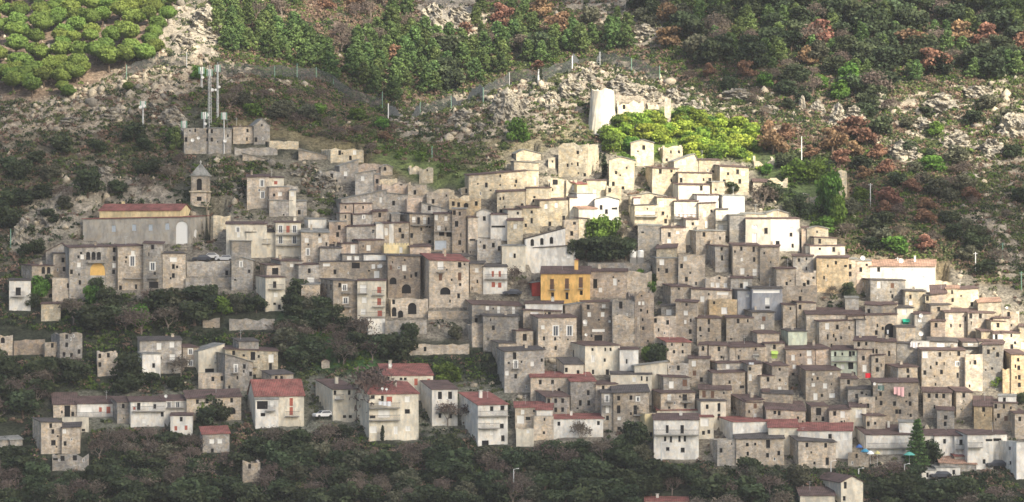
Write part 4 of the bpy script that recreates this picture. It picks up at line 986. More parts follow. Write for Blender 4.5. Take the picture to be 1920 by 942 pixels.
def terraces():
    for h in HOUSES:
        O = h['O']; c, s_ = math.cos(h['phi']), math.sin(h['phi']); w, d_, hh = h['w'], h['d'], h['h']
        i0, i1 = np.searchsorted(GX, [O.x - w - d_ - 8, O.x + w + d_ + 8]); j0, j1 = np.searchsorted(GY, [O.y - w - 8, O.y + w + d_ + 8])
        X = XX[j0:j1, i0:i1] - O.x; Y = YY[j0:j1, i0:i1] - O.y; u = X * c + Y * s_; v = -X * s_ + Y * c
        zz = ZZ[j0:j1, i0:i1]; rough = .25 * fbm(XX[j0:j1, i0:i1] / 1.3, YY[j0:j1, i0:i1] / 1.3, 77, 2)
        f = (u > -.8) & (u < w + .8) & (v > -3.2) & (v < .6)
        lim = O.z + .12 + rough - .35 * np.clip(-v - 1.2, 0, 3); zz[f] = np.minimum(zz[f], lim[f])
        if h['L']: q = (u > -3) & (u < 0) & (v > -2) & (v < d_); zz[q] = np.minimum(zz[q], (O.z + .3 + rough + .35 * np.clip(v, 0, 99))[q])
        if h['deep']: q = (u > w) & (u < w + 5) & (v > -3) & (v < d_ + 1); zz[q] = np.minimum(zz[q], (O.z + .2 + rough + .06 * np.clip(v, 0, 99))[q])
        if h['R']: q = (u > w) & (u < w + 3) & (v > -2) & (v < d_); zz[q] = np.minimum(zz[q], (O.z + .3 + rough + .2 * np.clip(v, 0, 99))[q])
        g = (u > -.1) & (u < w + .1) & (v >= .6) & (v < d_ + .2); zz[g] = np.minimum(zz[g], (O.z + max(hh - 1.2, .4) + .9 * np.clip(v - 7, 0, 99))[g])
terraces()
build_hill()
# ------------------------------------------------------------------ foliage
def leafmat(name, dark, light, autumn=None):
    m, n, l, b = nt(name)
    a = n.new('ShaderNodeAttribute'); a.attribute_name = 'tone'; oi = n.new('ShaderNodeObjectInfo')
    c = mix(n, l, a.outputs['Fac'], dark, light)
    hsv = n.new('ShaderNodeHueSaturation'); l.new(c, hsv.inputs['Color'])
    mr = n.new('ShaderNodeMapRange'); mr.inputs[3].default_value = .75; mr.inputs[4].default_value = 1.3; l.new(oi.outputs['Random'], mr.inputs[0]); l.new(mr.outputs[0], hsv.inputs['Value'])
    m2 = n.new('ShaderNodeMapRange'); m2.inputs[3].default_value = .475; m2.inputs[4].default_value = .52
    w = n.new('ShaderNodeMath'); w.operation = 'FRACT'; w2 = n.new('ShaderNodeMath'); w2.operation = 'MULTIPLY'; w2.inputs[1].default_value = 7.3; l.new(oi.outputs['Random'], w2.inputs[0]); l.new(w2.outputs[0], w.inputs[0]); l.new(w.outputs[0], m2.inputs[0]); l.new(m2.outputs[0], hsv.inputs['Hue'])
    l.new(hsv.outputs[0], b.inputs['Base Color']); b.inputs['Roughness'].default_value = .8
    tr = n.new('ShaderNodeBsdfTranslucent'); l.new(hsv.outputs[0], tr.inputs['Color']); mx = n.new('ShaderNodeMixShader'); mx.inputs[0].default_value = .3
    out = [q for q in n if q.type == 'OUTPUT_MATERIAL'][0]
    l.new(b.outputs[0], mx.inputs[1]); l.new(tr.outputs[0], mx.inputs[2]); l.new(mx.outputs[0], out.inputs[0])
    return m
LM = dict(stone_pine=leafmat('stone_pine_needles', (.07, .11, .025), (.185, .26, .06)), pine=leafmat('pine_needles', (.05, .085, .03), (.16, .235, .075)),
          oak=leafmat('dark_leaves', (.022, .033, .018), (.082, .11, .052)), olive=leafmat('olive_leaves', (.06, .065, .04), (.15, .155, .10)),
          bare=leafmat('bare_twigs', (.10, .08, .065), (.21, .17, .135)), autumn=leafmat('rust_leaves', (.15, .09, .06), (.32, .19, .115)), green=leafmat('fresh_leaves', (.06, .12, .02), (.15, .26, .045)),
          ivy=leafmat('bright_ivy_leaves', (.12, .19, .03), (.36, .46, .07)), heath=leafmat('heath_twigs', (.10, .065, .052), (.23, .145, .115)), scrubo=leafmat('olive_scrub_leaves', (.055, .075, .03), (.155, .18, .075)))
def leaves_mesh(name, mat, P, S, T, nrm=None, seed=0, asp=1.0):
    """one small four-sided leaf spray per point P (n,3) of size S and tone T"""
    rs = np.random.RandomState(seed); n = len(P)
    a = rs.normal(size=(n, 3))
    if nrm is not None: a = a * .55 + nrm
    a /= np.linalg.norm(a, axis=1)[:, None] + 1e-9
    b = np.cross(a, rs.normal(size=(n, 3))); b /= np.linalg.norm(b, axis=1)[:, None] + 1e-9; c = np.cross(a, b)
    S = np.asarray(S)[:, None] * .5
    b = b * S; c = c * S * asp; j = lambda: 1 + rs.uniform(-.35, .35, (n, 1))
    V = np.stack([P - b * j() - c * j(), P + b * j() - c * j(), P + b * j() + c * j(), P - b * j() + c * j()], 1).reshape(-1, 3).astype(np.float32)
    me = bpy.data.meshes.new(name); me.vertices.add(4 * n); me.vertices.foreach_set('co', V.ravel())
    me.loops.add(4 * n); me.loops.foreach_set('vertex_index', np.arange(4 * n, dtype=np.int32)); me.polygons.add(n)
    me.polygons.foreach_set('loop_start', np.arange(n, dtype=np.int32) * 4)
    try: me.polygons.foreach_set('loop_total', np.full(n, 4, np.int32))
    except Exception: pass
    me.update(calc_edges=True)
    at_ = me.attributes.new('tone', 'FLOAT', 'POINT'); at_.data.foreach_set('value', np.repeat(np.clip(T, 0, 1), 4).astype(np.float32))
    me.materials.append(mat); return me
def shell(rs, c, r, n):
    """n points in the outer part of an ellipsoid, with outward normals"""
    d = rs.normal(size=(n, 3)); d /= np.linalg.norm(d, axis=1)[:, None]
    k = rs.uniform(.72, 1.04, (n, 1)); return c + d * k * np.array(r), d / np.array(r) * min(r)
def make_tree(kind, seed):
    rs = np.random.RandomState(seed); P = []; N = []; T = []; S = []; tr = MB()
    def lobe(c, r, n, s, tone):
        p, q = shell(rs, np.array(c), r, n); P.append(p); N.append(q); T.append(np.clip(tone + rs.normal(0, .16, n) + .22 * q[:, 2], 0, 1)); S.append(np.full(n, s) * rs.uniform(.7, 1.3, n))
    if kind == 'stone_pine':
        H = 7.0; tr.tube((0, 0, -1), (.15, 0, 3.4), .24, .17)
        lobe((0, 0, 4.1), (2.5, 2.5, 1.9), 1300, .36, .5)
        for k in range(22):
            a = rs.uniform(0, 2 * math.pi); e = rs.uniform(-.25, 1.3); c = (2.15 * math.cos(a) * math.cos(e), 2.15 * math.sin(a) * math.cos(e), 4.1 + 1.6 * math.sin(e))
            lobe(c, (.95, .95, .75), 90, .34, rs.uniform(.3, .75))
        for k in range(5): a = k * 1.3; tr.tube((.1, 0, 1.8), (1.3 * math.cos(a), 1.3 * math.sin(a), 3.6), .09, .04, 4)
    elif kind == 'pine':
        H = 8.0; tr.tube((0, 0, -1), (.1, .1, 7.6), .22, .05)
        for k in range(26):
            z = 1.2 + 6.6 * (k / 26) ** .9; q = (2.7 * (1 - z / 8.6) + .25) * rs.uniform(.45, 1.1); a = k * 2.4 + rs.uniform(-.4, .4); c = (q * math.cos(a), q * math.sin(a), z)
            tr.tube((.05, .05, z - .3), c, .06, .02, 4); lobe(c, (1.25 - .08 * z, 1.25 - .08 * z, .65), 55, .38, rs.uniform(.15, .75))
    elif kind in ('oak', 'olive', 'autumn', 'green', 'ivy'):
        tr.tube((0, 0, -1), (.1, 0, 2.2), .2, .14)
        for k in range(17):
            a = rs.uniform(0, 2 * math.pi); q = 1.75 * math.sqrt(rs.uniform()); z = 1.0 + 3.6 * rs.uniform() * (1 - (q / 2.6) ** 2); c = (q * math.cos(a), q * math.sin(a), z)
            tr.tube((.05, 0, min(1.4, z)), c, .06, .02, 4); lobe(c, (1.1, 1.1, .9) if kind != 'autumn' else (.95, .95, .6), 80 if kind != 'autumn' else 46, .36, rs.uniform(.1, .8))
    elif kind == 'cypress':
        tr.tube((0, 0, -1), (0, 0, 6.5), .16, .04)
        for k in range(20):
            z = .8 + 6.2 * k / 20; q = .75 * math.sin(math.pi * min(1, (z + .9) / 8.4)) + .1; lobe((rs.uniform(-.2, .2), rs.uniform(-.2, .2), z), (q, q, .6), 45, .32, rs.uniform(.1, .6))
    elif kind == 'fir':
        tr.tube((0, 0, -1), (0, 0, 8.2), .2, .03)
        for k in range(13):
            z = .9 + 7.2 * k / 13; q = 2.5 * (1 - z / 8.8)
            for j in range(7):
                a = j * .9 + k * .5; e = (q * math.cos(a), q * math.sin(a), z - .25 * q); tr.tube((0, 0, z), e, .05, .015, 4); lobe((e[0] * .6, e[1] * .6, z - .1 * q), (.42 * q + .12, .42 * q + .12, .22), 22, .30, rs.uniform(.1, .6))
    elif kind == 'bare':
        tr.tube((0, 0, -1), (.1, 0, 1.6), .16, .12); ends = []
        def br(p, d, L, r, lev):
            q = p + d * L; tr.tube(p, q, r, r * .6, 4)
            if lev == 0: ends.append(q); return
            for _ in range(3): nd = (d + Vector(rs.normal(size=3)) * .55 + Vector((0, 0, .12))).normalized(); br(q, nd, L * .74, r * .6, lev - 1)
        for k in range(4): br(Vector((.08, 0, 1.2)), Vector((rs.normal() * .6, rs.normal() * .6, 1)).normalized(), 1.25, .07, 3)
        e = np.array([list(q) for q in ends]); e = np.repeat(e, 5, 0) + rs.normal(0, .38, (len(e) * 5, 3)); P.append(e); N.append(rs.normal(size=e.shape)); T.append(rs.uniform(0, 1, len(e))); S.append(rs.uniform(.18, .5, len(e)))
    P = np.concatenate(P); N = np.concatenate(N); T = np.concatenate(T); S = np.concatenate(S)
    mat = LM[{'cypress': 'oak', 'fir': 'pine'}.get(kind, kind)]
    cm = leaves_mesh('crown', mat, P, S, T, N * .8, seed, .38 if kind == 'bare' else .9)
    return cm, tr.mesh('trunk', M['pbark'] if kind in ('bare', 'olive') else M['bark']), float(P[:, 2].max()), float(np.abs(P[:, 0]).max() * 2)
TREEV = {}
for ki, (k, nv) in enumerate((('stone_pine', 5), ('pine', 6), ('oak', 6), ('olive', 3), ('autumn', 3), ('green', 3), ('ivy', 3), ('bare', 4), ('cypress', 2), ('fir', 1))):
    TREEV[k] = [make_tree(k, 100 * ki + v) for v in range(nv)]
TNAME = dict(stone_pine=('stone_pine', 'rounded bright green stone pine'), pine=('pine_tree', 'ragged green pine'), oak=('evergreen_tree', 'dark leafy evergreen tree'), olive=('olive_tree', 'grey green olive tree'),
             autumn=('oak_tree', 'rust brown leafed oak'), green=('leafy_bush', 'fresh green bush'), ivy=('ivy_bush', 'bright yellow green ivy bush'), bare=('bare_tree', 'bare brown winter tree'), cypress=('cypress', 'dark narrow cypress'), fir=('fir_tree', 'pointed dark fir'))
GROUPS = dict(stone_pine='stone pines on the reddish upper slope', pine='pines of the mountain wood', oak='evergreen trees of the gully and village foot', olive='olive trees of the hillside', autumn='rust leafed oaks', green='green bushes', ivy='ivy bushes below the castle', bare='leafless trees and thickets', cypress='cypresses', fir='firs')
trnd = random.Random(5)
TREES = []
def tree(kind, px, py, hpx, label=None, wide=1.0, ref=None):
    """hpx: height in photograph pixels"""
    p = at(px, py); s = p.y / F; v = trnd.choice(TREEV[kind]); k = hpx * s / v[2]; nm, look = TNAME[kind]
    r = empty(nm, (p.x, p.y, float(Hs(p.x, p.y)) - .1), trnd.uniform(0, 6.28)); r.scale = (k * wide, k * wide, k)
    for nme, me in (('trunk', v[1]), ('crown', v[0])):
        o = bpy.data.objects.new(nme, me); col.objects.link(o); o.parent = r
    tag(r, label, 'bush' if kind in ('green', 'ivy') else 'tree', GROUPS[kind])
    if not label: AUTO.append((r, px, py - hpx * .5, ('small ' if hpx < 26 else 'big ' if hpx > 46 else '') + look, 'one'))
    if ref: LAND.append((ref, px, py - hpx * .5))
    TREES.append((px, py)); return r
# trees that stand out in the photograph
tree('oak', 165, 372, 55, 'perfectly round dark evergreen bush on the pale rocks above the church', 1.0, 'the round dark bush')
tree('oak', 240, 726, 64, 'big round evergreen tree beside the white walled annex', 1.05, 'the big round evergreen')
tree('oak', 1372, 366, 26, 'neat round tree on the terrace of the sunlit houses', 1.0)
tree('bare', 1430, 395, 50, 'brown bare spreading tree against the sunlit ruins', 1.3)
tree('autumn', 1450, 290, 46, 'large rust orange tree behind the castle ivy', 1.25, 'the orange tree'); tree('autumn', 1472, 272, 40); tree('autumn', 1440, 262, 36)
tree('autumn', 738, 118, 34, 'orange tree alone among the middle pines', 1.3, 'the lone orange tree')
tree('autumn', 1598, 262, 44, 'broad orange brown oak below the pointed crags', 1.3, 'the broad orange oak')
for q in ((1570, 275, 38), (1625, 280, 40), (1600, 300, 36), (1645, 300, 30), (1580, 310, 30), (1520, 300, 28), (1660, 330, 30), (1620, 340, 28)): tree('autumn', q[0], q[1], q[2], None, 1.2)
tree('autumn', 1560, 290, 50); tree('autumn', 1330, 150, 30); tree('autumn', 1335, 40, 26); tree('autumn', 1400, 150, 36); tree('autumn', 940, 45, 40); tree('autumn', 870, 72, 30); tree('autumn', 705, 55, 24)
tree('autumn', 1010, 132, 18, None, 1.8)
tree('green', 970, 268, 48, 'bright green bush on the castle slope', .9, 'the slope bush')
tree('green', 372, 150, 28, 'round green bush next to the antenna masts', 1.3)
tree('fir', 1720, 880, 90, 'tall dark fir rising before the lower white houses', 1.0, 'the tall fir')
tree('oak', 1745, 885, 50); tree('oak', 1190, 850, 62, 'dark bush tree against the yellow house corner', 1.0)
tree('oak', 768, 640, 36); tree('olive', 855, 640, 30, 'small olive tree on the slope below the red roof palazzo'); tree('bare', 962, 535, 36, 'bare grey tree between palazzo and white hall'); tree('bare', 982, 548, 26)
tree('bare', 690, 800, 120, 'tall bare winter tree in front of the white apartment block', .9, 'the tall bare tree')
tree('bare', 1090, 835, 50); tree('bare', 340, 715, 50); tree('bare', 840, 800, 50); tree('bare', 880, 800, 46)
tree('cypress', 717, 830, 32); tree('cypress', 1014, 161, 36, 'slim dark cypress on the crest beside the white statue', .8)
tree('cypress', 1133, 335, 46, 'dark slender cypress beside the sunlit stone ruin'); tree('pine', 330, 285, 48); tree('pine', 318, 270, 30)
tree('oak', 1725, 700, 1, None) if False else None
tree('oak', 1590, 560, 30); tree('bare', 1560, 560, 24); tree('olive', 1600, 572, 22)
for px, py, h in ((1560, 412, 92), (1548, 400, 70), (1572, 425, 60)): tree('green', px, py, h, None, .55)
for px, py, h in ((1130, 455, 52), (1112, 452, 40), (1150, 450, 42)): tree('green', px, py, h, None, .9)
for px, py, h in ((1080, 495, 40), (1100, 492, 46), (1125, 494, 50), (1150, 492, 46), (1172, 490, 40), (1140, 478, 36), (1090, 478, 30), (1180, 470, 26)): tree('oak', px, py, h, None, 1.1)
tree('bare', 1165, 455, 34); tree('bare', 1195, 445, 26)
for px, py, h in ((1200, 520, 16), (1215, 515, 14), (1190, 528, 14), (1222, 560, 26), (1228, 535, 20), (1235, 690, 44), (1215, 680, 30), (1225, 668, 24), (1240, 668, 26), (1450, 380, 40), (1470, 320, 34), (1490, 345, 46), (1500, 395, 34), (1515, 410, 30), (1530, 345, 40), (1505, 330, 30), (1480, 400, 24), (1440, 330, 24), (1855, 705, 26), (1870, 730, 26), (1820, 770, 22), (1808, 775, 30), (1915, 760, 24), (180, 560, 40), (170, 575, 40), (200, 590, 50), (72, 560, 44), (85, 545, 36), (60, 580, 30), (185, 545, 26), (385, 800, 40), (400, 785, 40), (420, 790, 30), (380, 780, 30), (1745, 760, 30)): tree(trnd.choice(('oak', 'oak', 'green')), px, py, h)
for px, py, h in ((790, 305, 20), (1170, 310, 26), (1185, 285, 30), (1150, 290, 40), (1180, 320, 28)): tree('green', px, py, h)
# the woods
IVYFILL = 1
def fill(poly, stepx, stepy, kinds, h0, h1, seed, jit=.45, prob=1.0, wide=1.0):
    r = random.Random(seed); xs = [p[0] for p in poly]; ys = [p[1] for p in poly]; y = max(ys); row = 0
    while y > min(ys):
        x = min(xs) + (stepx / 2 if row % 2 else 0)
        while x < max(xs):
            px = x + r.uniform(-jit, jit) * stepx; py = y + r.uniform(-jit, jit) * stepy
            hh_ = r.uniform(h0, h1)
            if r.random() < prob and not any(q['x'] and q['x0'] - q['L'] - 10 < px < q['x1'] + q['R'] + 10 and py - hh_ < q['yb'] - 7 and py > q['yt'] for q in HOUSES) and inpoly(np.array([px]), np.array([py]), poly)[0] and -30 < px < 1950 and all((px - a) ** 2 + (py - b) ** 2 * 2 > (stepx * .42) ** 2 for a, b in TREES[:80]):
                tree(r.choices([k for k, _ in kinds], [w for _, w in kinds])[0], px, py, hh_, None, wide)
            x += stepx
        y -= stepy; row += 1
fill([(-30, 30), (330, 30), (300, 112), (250, 130), (225, 120), (170, 150), (130, 178), (60, 178), (40, 185), (-30, 170)], 33, 15, [('stone_pine', 1)], 34, 48, 1, prob=.9)
fill([(-30, -10), (400, -10), (310, 30), (-30, 30)], 35, 16, [('stone_pine', 5), ('pine', 1)], 34, 46, 2)
for px, py, h in ((270, 128, 46), (235, 132, 48), (205, 138, 52), (290, 112, 40), (125, 160, 44), (128, 192, 34), (60, 185, 42), (10, 160, 40), (45, 165, 44), (118, 185, 30), (240, 178, 24)): tree('stone_pine', px, py, h)
fill([(400, 45), (470, 40), (560, 75), (640, 140), (630, 158), (560, 128), (400, 98)], 32, 14, [('pine', 1)], 42, 56, 3, wide=1.15)
fill([(400, -10), (520, -10), (560, 60), (470, 40), (400, 30)], 36, 20, [('pine', 5), ('bare', 1)], 38, 50, 4, wide=1.1)
fill([(640, 110), (740, 60), (860, 90), (1000, 90), (1190, 70), (1190, 106), (1130, 98), (960, 140), (860, 170), (745, 196), (650, 158)], 33, 15, [('pine', 12), ('oak', 1), ('bare', 1)], 42, 58, 5, wide=1.15)
fill([(640, 20), (780, 10), (790, 70), (660, 80)], 40, 22, [('pine', 4), ('bare', 3)], 34, 46, 6, wide=1.1)
fill([(860, 20), (1000, 20), (1080, 60), (1000, 80), (900, 80)], 42, 22, [('pine', 4), ('autumn', 1)], 34, 48, 7, wide=1.1)
fill([(1200, 10), (1480, -10), (1950, -10), (1950, 150), (1700, 155), (1660, 215), (1560, 130), (1420, 130), (1330, 150), (1250, 100)], 36, 18, [('pine', 8), ('oak', 7), ('bare', 3), ('olive', 1), ('autumn', 1)], 34, 54, 8, wide=1.2)
fill([(1420, 130), (1640, 130), (1690, 240), (1640, 260), (1560, 200), (1450, 190)], 40, 24, [('oak', 4), ('pine', 2), ('green', 1), ('bare', 2)], 26, 44, 9, wide=1.2)
fill([(1500, 420), (1600, 300), (1830, 310), (1860, 480), (1920, 550), (1760, 495), (1600, 480)], 48, 24, [('olive', 3), ('bare', 6), ('oak', 3), ('green', 2), ('autumn', 2)], 22, 40, 10, prob=.85, wide=1.35)
fill([(1640, 230), (1920, 170), (1920, 480), (1760, 440), (1660, 330)], 58, 30, [('oak', 4), ('olive', 2), ('green', 2), ('bare', 1)], 18, 34, 11, prob=.7, wide=1.3)
fill([(1000, 40), (1200, 20), (1260, 90), (1190, 100), (1080, 70)], 40, 20, [('pine', 3), ('olive', 2), ('bare', 1)], 24, 40, 31, prob=.7, wide=1.2)
fill([(520, -10), (760, -10), (770, 60), (640, 110), (590, 60)], 42, 22, [('bare', 5), ('pine', 2), ('autumn', 1)], 24, 38, 32, prob=.8, wide=1.3)
fill([(1260, 140), (1500, 150), (1560, 230), (1440, 230)], 46, 24, [('oak', 3), ('green', 2), ('bare', 3), ('autumn', 1)], 22, 36, 33, prob=.6, wide=1.2)
fill([(0, 270), (340, 265), (330, 370), (140, 400), (50, 500), (0, 500)], 52, 26, [('oak', 4), ('bare', 3), ('olive', 1)], 24, 42, 12, prob=.8, wide=1.2)
fill([(430, 180), (620, 180), (720, 240), (740, 330), (650, 280), (520, 250), (430, 220)], 44, 20, [('bare', 5), ('olive', 3), ('green', 2), ('autumn', 1)], 20, 34, 13, prob=.85, wide=1.35)
fill([(110, 590), (180, 560), (350, 560), (480, 575), (520, 600), (600, 590), (720, 640), (900, 690), (900, 730), (830, 720), (700, 690), (560, 700), (520, 640), (380, 630), (180, 640)], 38, 17, [('oak', 6), ('bare', 4), ('green', 1), ('olive', 1)], 32, 54, 14, wide=1.25)
fill([(-20, 690), (170, 700), (190, 735), (95, 745), (90, 790), (-20, 800)], 38, 18, [('oak', 4), ('bare', 3)], 34, 52, 15, wide=1.25)
fill([(180, 720), (360, 720), (360, 735), (180, 740)], 32, 10, [('oak', 3), ('bare', 1)], 26, 36, 16, wide=1.2)
fill([(570, 820), (660, 800), (680, 830), (960, 850), (1220, 850), (1240, 900), (1500, 895), (1630, 900), (1900, 905), (1900, 975), (170, 975), (170, 890), (300, 850), (380, 870)], 41, 21, [('oak', 6), ('bare', 4), ('olive', 1)], 32, 52, 17, wide=1.25)
fill([(-20, 860), (90, 880), (170, 900), (170, 975), (-20, 975)], 40, 20, [('oak', 4), ('bare', 2)], 34, 50, 18, wide=1.25)
fill([(170, 820), (370, 800), (370, 860), (180, 880)], 40, 20, [('bare', 4), ('oak', 3)], 34, 46, 19, wide=1.25)
fill([(545, 560), (600, 580), (610, 600), (545, 600)], 26, 14, [('oak', 4), ('bare', 1)], 34, 52, 20, wide=1.1)
fill([(1135, 262), (1180, 225), (1250, 205), (1300, 222), (1400, 238), (1428, 275), (1420, 312), (1300, 300), (1270, 292), (1200, 265), (1140, 300)], 21, 10, [('ivy', 7), ('green', 2)], 18, 34, 21, wide=1.3)
print('trees', len(TREES), {k: sum(1 for o in bpy.data.objects if o.name.split('.')[0] == v[0]) for k, v in TNAME.items()})

# ------------------------------------------------------------------ undergrowth and scree nobody could count
def scatter():
    rs = np.random.RandomState(11); n = 330000
    x = rs.uniform(-150, 150, n); y = rs.uniform(598, 900, n); z = Hs(x, y); k = zone_of(x, y, z)
    px, py = project(x, y, z); ok = (px > -60) & (px < 1980) & (py > -60) & (py < 1010)
    hb = np.zeros(n, bool)
    for h in HOUSES:                                        # nothing grows through the houses
        hb |= (np.abs(px - h['px']) < (h['x1'] - h['x0']) / 2 + 8) & (y > h['P'].y - 1.2) & (y < h['P'].y + 8)
    ok &= ~hb; cell = 300.0 * 302 / n
    for code, nm, mk, sz, kind in (('G', 'green_undergrowth', 'green', 1.0, 0), ('D', 'dark_undergrowth', 'oak', 1.1, 0), ('O', 'olive_undergrowth', 'scrubo', .85, 0), ('H', 'heath_undergrowth', 'heath', 1.0, 0), ('Y', 'ivy_undergrowth', 'ivy', 1.0, 0)):
        dens = np.array([q[4].get(code, 0) for q in Z])[k]
        dens = dens * np.clip(.35 + 1.6 * (fbm(x / 9, y / 9, ord(code), 3) + .25), .1, 2.2)
        sel = ok & (rs.uniform(size=n) < dens * cell)
        X, Y_, Zc = x[sel], y[sel], z[sel]; m = len(X); per = 22
        r = rs.uniform(.35, 1.3, m) * sz; tone = rs.uniform(.15, .8, m)
        d = rs.normal(size=(m, per, 3)); d /= np.linalg.norm(d, axis=2)[..., None]; d[..., 2] = np.abs(d[..., 2]) * 1.0
        P = np.stack([X, Y_, Zc], 1)[:, None, :] + d * (r[:, None, None] * rs.uniform(.55, 1.05, (m, per, 1))) * np.array([1.15, 1.0, .85])
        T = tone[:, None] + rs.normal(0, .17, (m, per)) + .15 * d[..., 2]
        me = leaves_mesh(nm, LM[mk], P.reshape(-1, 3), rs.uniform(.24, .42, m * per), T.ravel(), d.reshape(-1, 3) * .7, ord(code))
        o = bpy.data.objects.new(nm, me); col.objects.link(o); tag(o, {'G': 'fresh green low bushes over the slopes', 'D': 'dark evergreen thicket over the slopes', 'O': 'olive brown scrub over the slopes', 'H': 'reddish brown leafless brushwood over the slopes', 'Y': 'bright yellow green ivy over the castle ruins'}[code], 'ivy' if code == 'Y' else 'undergrowth', kind='stuff')
        print(nm, m)
    # loose stones
    dens = np.array([q[5] for q in Z])[k] * np.clip(.3 + 2.0 * (fbm(x / 5, y / 5, 88, 3) + .2), .05, 2.4)
    sel = ok & (rs.uniform(size=n) < dens * cell * 1.3); X, Y_, Zc = x[sel], y[sel], z[sel]; m = len(X)
    ico = np.array([(0, 0, 1), (.9, 0, .4), (.28, .85, .4), (-.72, .53, .4), (-.72, -.53, .4), (.28, -.85, .4), (.72, .53, -.4), (-.28, .85, -.4), (-.9, 0, -.4), (-.28, -.85, -.4), (.72, -.53, -.4), (0, 0, -1)])
    fc = np.array([(0, 1, 2), (0, 2, 3), (0, 3, 4), (0, 4, 5), (0, 5, 1), (1, 6, 2), (2, 7, 3), (3, 8, 4), (4, 9, 5), (5, 10, 1), (6, 7, 2), (7, 8, 3), (8, 9, 4), (9, 10, 5), (10, 6, 1), (11, 7, 6), (11, 8, 7), (11, 9, 8), (11, 10, 9), (11, 6, 10)])
    sz = .16 + rs.gamma(1.1, .22, m); sz = np.minimum(sz, 1.5)
    V = ico[None] * rs.uniform(.6, 1.3, (m, 12, 1)) * sz[:, None, None] * rs.uniform(.6, 1.3, (m, 1, 3))
    a = rs.uniform(0, 6.28, m); ca, sa = np.cos(a)[:, None], np.sin(a)[:, None]
    V = np.stack([V[..., 0] * ca - V[..., 1] * sa, V[..., 0] * sa + V[..., 1] * ca, V[..., 2]], -1) + np.stack([X, Y_, Zc + sz * .15], 1)[:, None]
    Fc = (fc[None] + 12 * np.arange(m)[:, None, None]).reshape(-1, 3)
    me = bpy.data.meshes.new('scree'); me.vertices.add(12 * m); me.vertices.foreach_set('co', V.astype(np.float32).ravel()); me.loops.add(Fc.size); me.loops.foreach_set('vertex_index', Fc.astype(np.int32).ravel())
    me.polygons.add(len(Fc)); me.polygons.foreach_set('loop_start', np.arange(len(Fc), dtype=np.int32) * 3)
    try: me.polygons.foreach_set('loop_total', np.full(len(Fc), 3, np.int32))
    except Exception: pass
    me.update(calc_edges=True); at_ = me.attributes.new('tone', 'FLOAT', 'POINT'); at_.data.foreach_set('value', np.repeat(rs.uniform(0, 1, m), 12).astype(np.float32))
    mt, n_, l_, b_ = nt('limestone'); ta = n_.new('ShaderNodeAttribute'); ta.attribute_name = 'tone'
    q = mix(n_, l_, ta.outputs['Fac'], (.19, .175, .15), (.50, .43, .32)); nz = noise(n_, l_, coords(n_, l_), 2.2, 4, .7)
    l_.new(mix(n_, l_, 1.0, q, ramp(n_, l_, nz, [(.35, .6), (.65, 1.2)]), 'MULTIPLY'), b_.inputs['Base Color'])
    me.materials.append(mt); o = bpy.data.objects.new('scree_rubble', me); col.objects.link(o); tag(o, 'loose pale limestone rubble over the bare slopes', 'rubble', kind='stuff'); print('stones', m)
scatter()
LIME = bpy.data.materials['limestone']
# ------------------------------------------------------------------ standing crags
def crag(px, py, wpx, hpx, label, seed, sharp=1.0, ref=None):
    p = at(px, py); s = p.y / F; w = wpx * s / 2; h = hpx * s
    import bmesh
    bm = bmesh.new(); bmesh.ops.create_icosphere(bm, subdivisions=5, radius=1)
    co = np.array([v.co[:] for v in bm.verts]); a = np.arctan2(co[:, 1], co[:, 0]); zz = (co[:, 2] + 1) / 2
    rr = np.sqrt(co[:, 0] ** 2 + co[:, 1] ** 2)
    prof = np.clip(1 - zz ** 5, 0, 1) ** .5 * (1.0 - .42 * zz) + .01
    rad = prof * (1 + .5 * fbm(co[:, 0] * 2.2 + seed, co[:, 1] * 2.2 + zz * 2, seed, 4)) * np.minimum(1, rr * 3)
    X = np.cos(a) * rad * w; Y_ = np.sin(a) * rad * w * .8; Zz = zz * h * (1 + .22 * fbm(co[:, 0] * 1.5, co[:, 1] * 1.5, seed + 4, 2)) - 1.5
    X += .34 * w * fbm(zz * 6 + co[:, 1], co[:, 1] * 2.0, seed + 9, 4); Y_ += .30 * w * fbm(zz * 7 + co[:, 0] * 2, co[:, 0] * 2.4, seed + 12, 4); X += w * .2 * (zz) * math.sin(seed)
    st = .10 * w * np.round(3 * fbm(X / w * 2.2, Zz / h * 4, seed + 2, 2)) ; Y_ -= st
    for v, x, y, z in zip(bm.verts, X, Y_, Zz): v.co = (x, y, z)
    me = bpy.data.meshes.new('rock_crag'); bm.to_mesh(me); bm.free(); me.materials.append(CR)
    o = bpy.data.objects.new('rock_crag', me); col.objects.link(o); o.location = (p.x, p.y + w * .4, p.z); tag(o, label, 'crag', 'limestone crags on the hillside')
    if ref: LAND.append((ref, px, py - hpx / 2))
CR, n_, l_, b_ = nt('crag_rock'); v_ = coords(n_, l_, 1, 1, .6)
q_ = mix(n_, l_, ramp(n_, l_, noise(n_, l_, v_, .5, 5, .7), [(.35, 0), (.65, 1)]), (.19, .18, .17), (.50, .45, .35))
vo_ = n_.new('ShaderNodeTexVoronoi'); vo_.inputs['Scale'].default_value = 1.3; l_.new(v_, vo_.inputs['Vector'])
q_ = mix(n_, l_, ramp(n_, l_, noise(n_, l_, v_, 2.2, 4, .75), [(.36, .85), (.48, 0)]), q_, (.06, .055, .05))
l_.new(q_, b_.inputs['Base Color']); bp_ = n_.new('ShaderNodeBump'); bp_.inputs['Distance'].default_value = .5; bp_.inputs['Strength'].default_value = .9; l_.new(noise(n_, l_, v_, 2.0, 5, .7), bp_.inputs['Height']); l_.new(bp_.outputs[0], b_.inputs['Normal'])
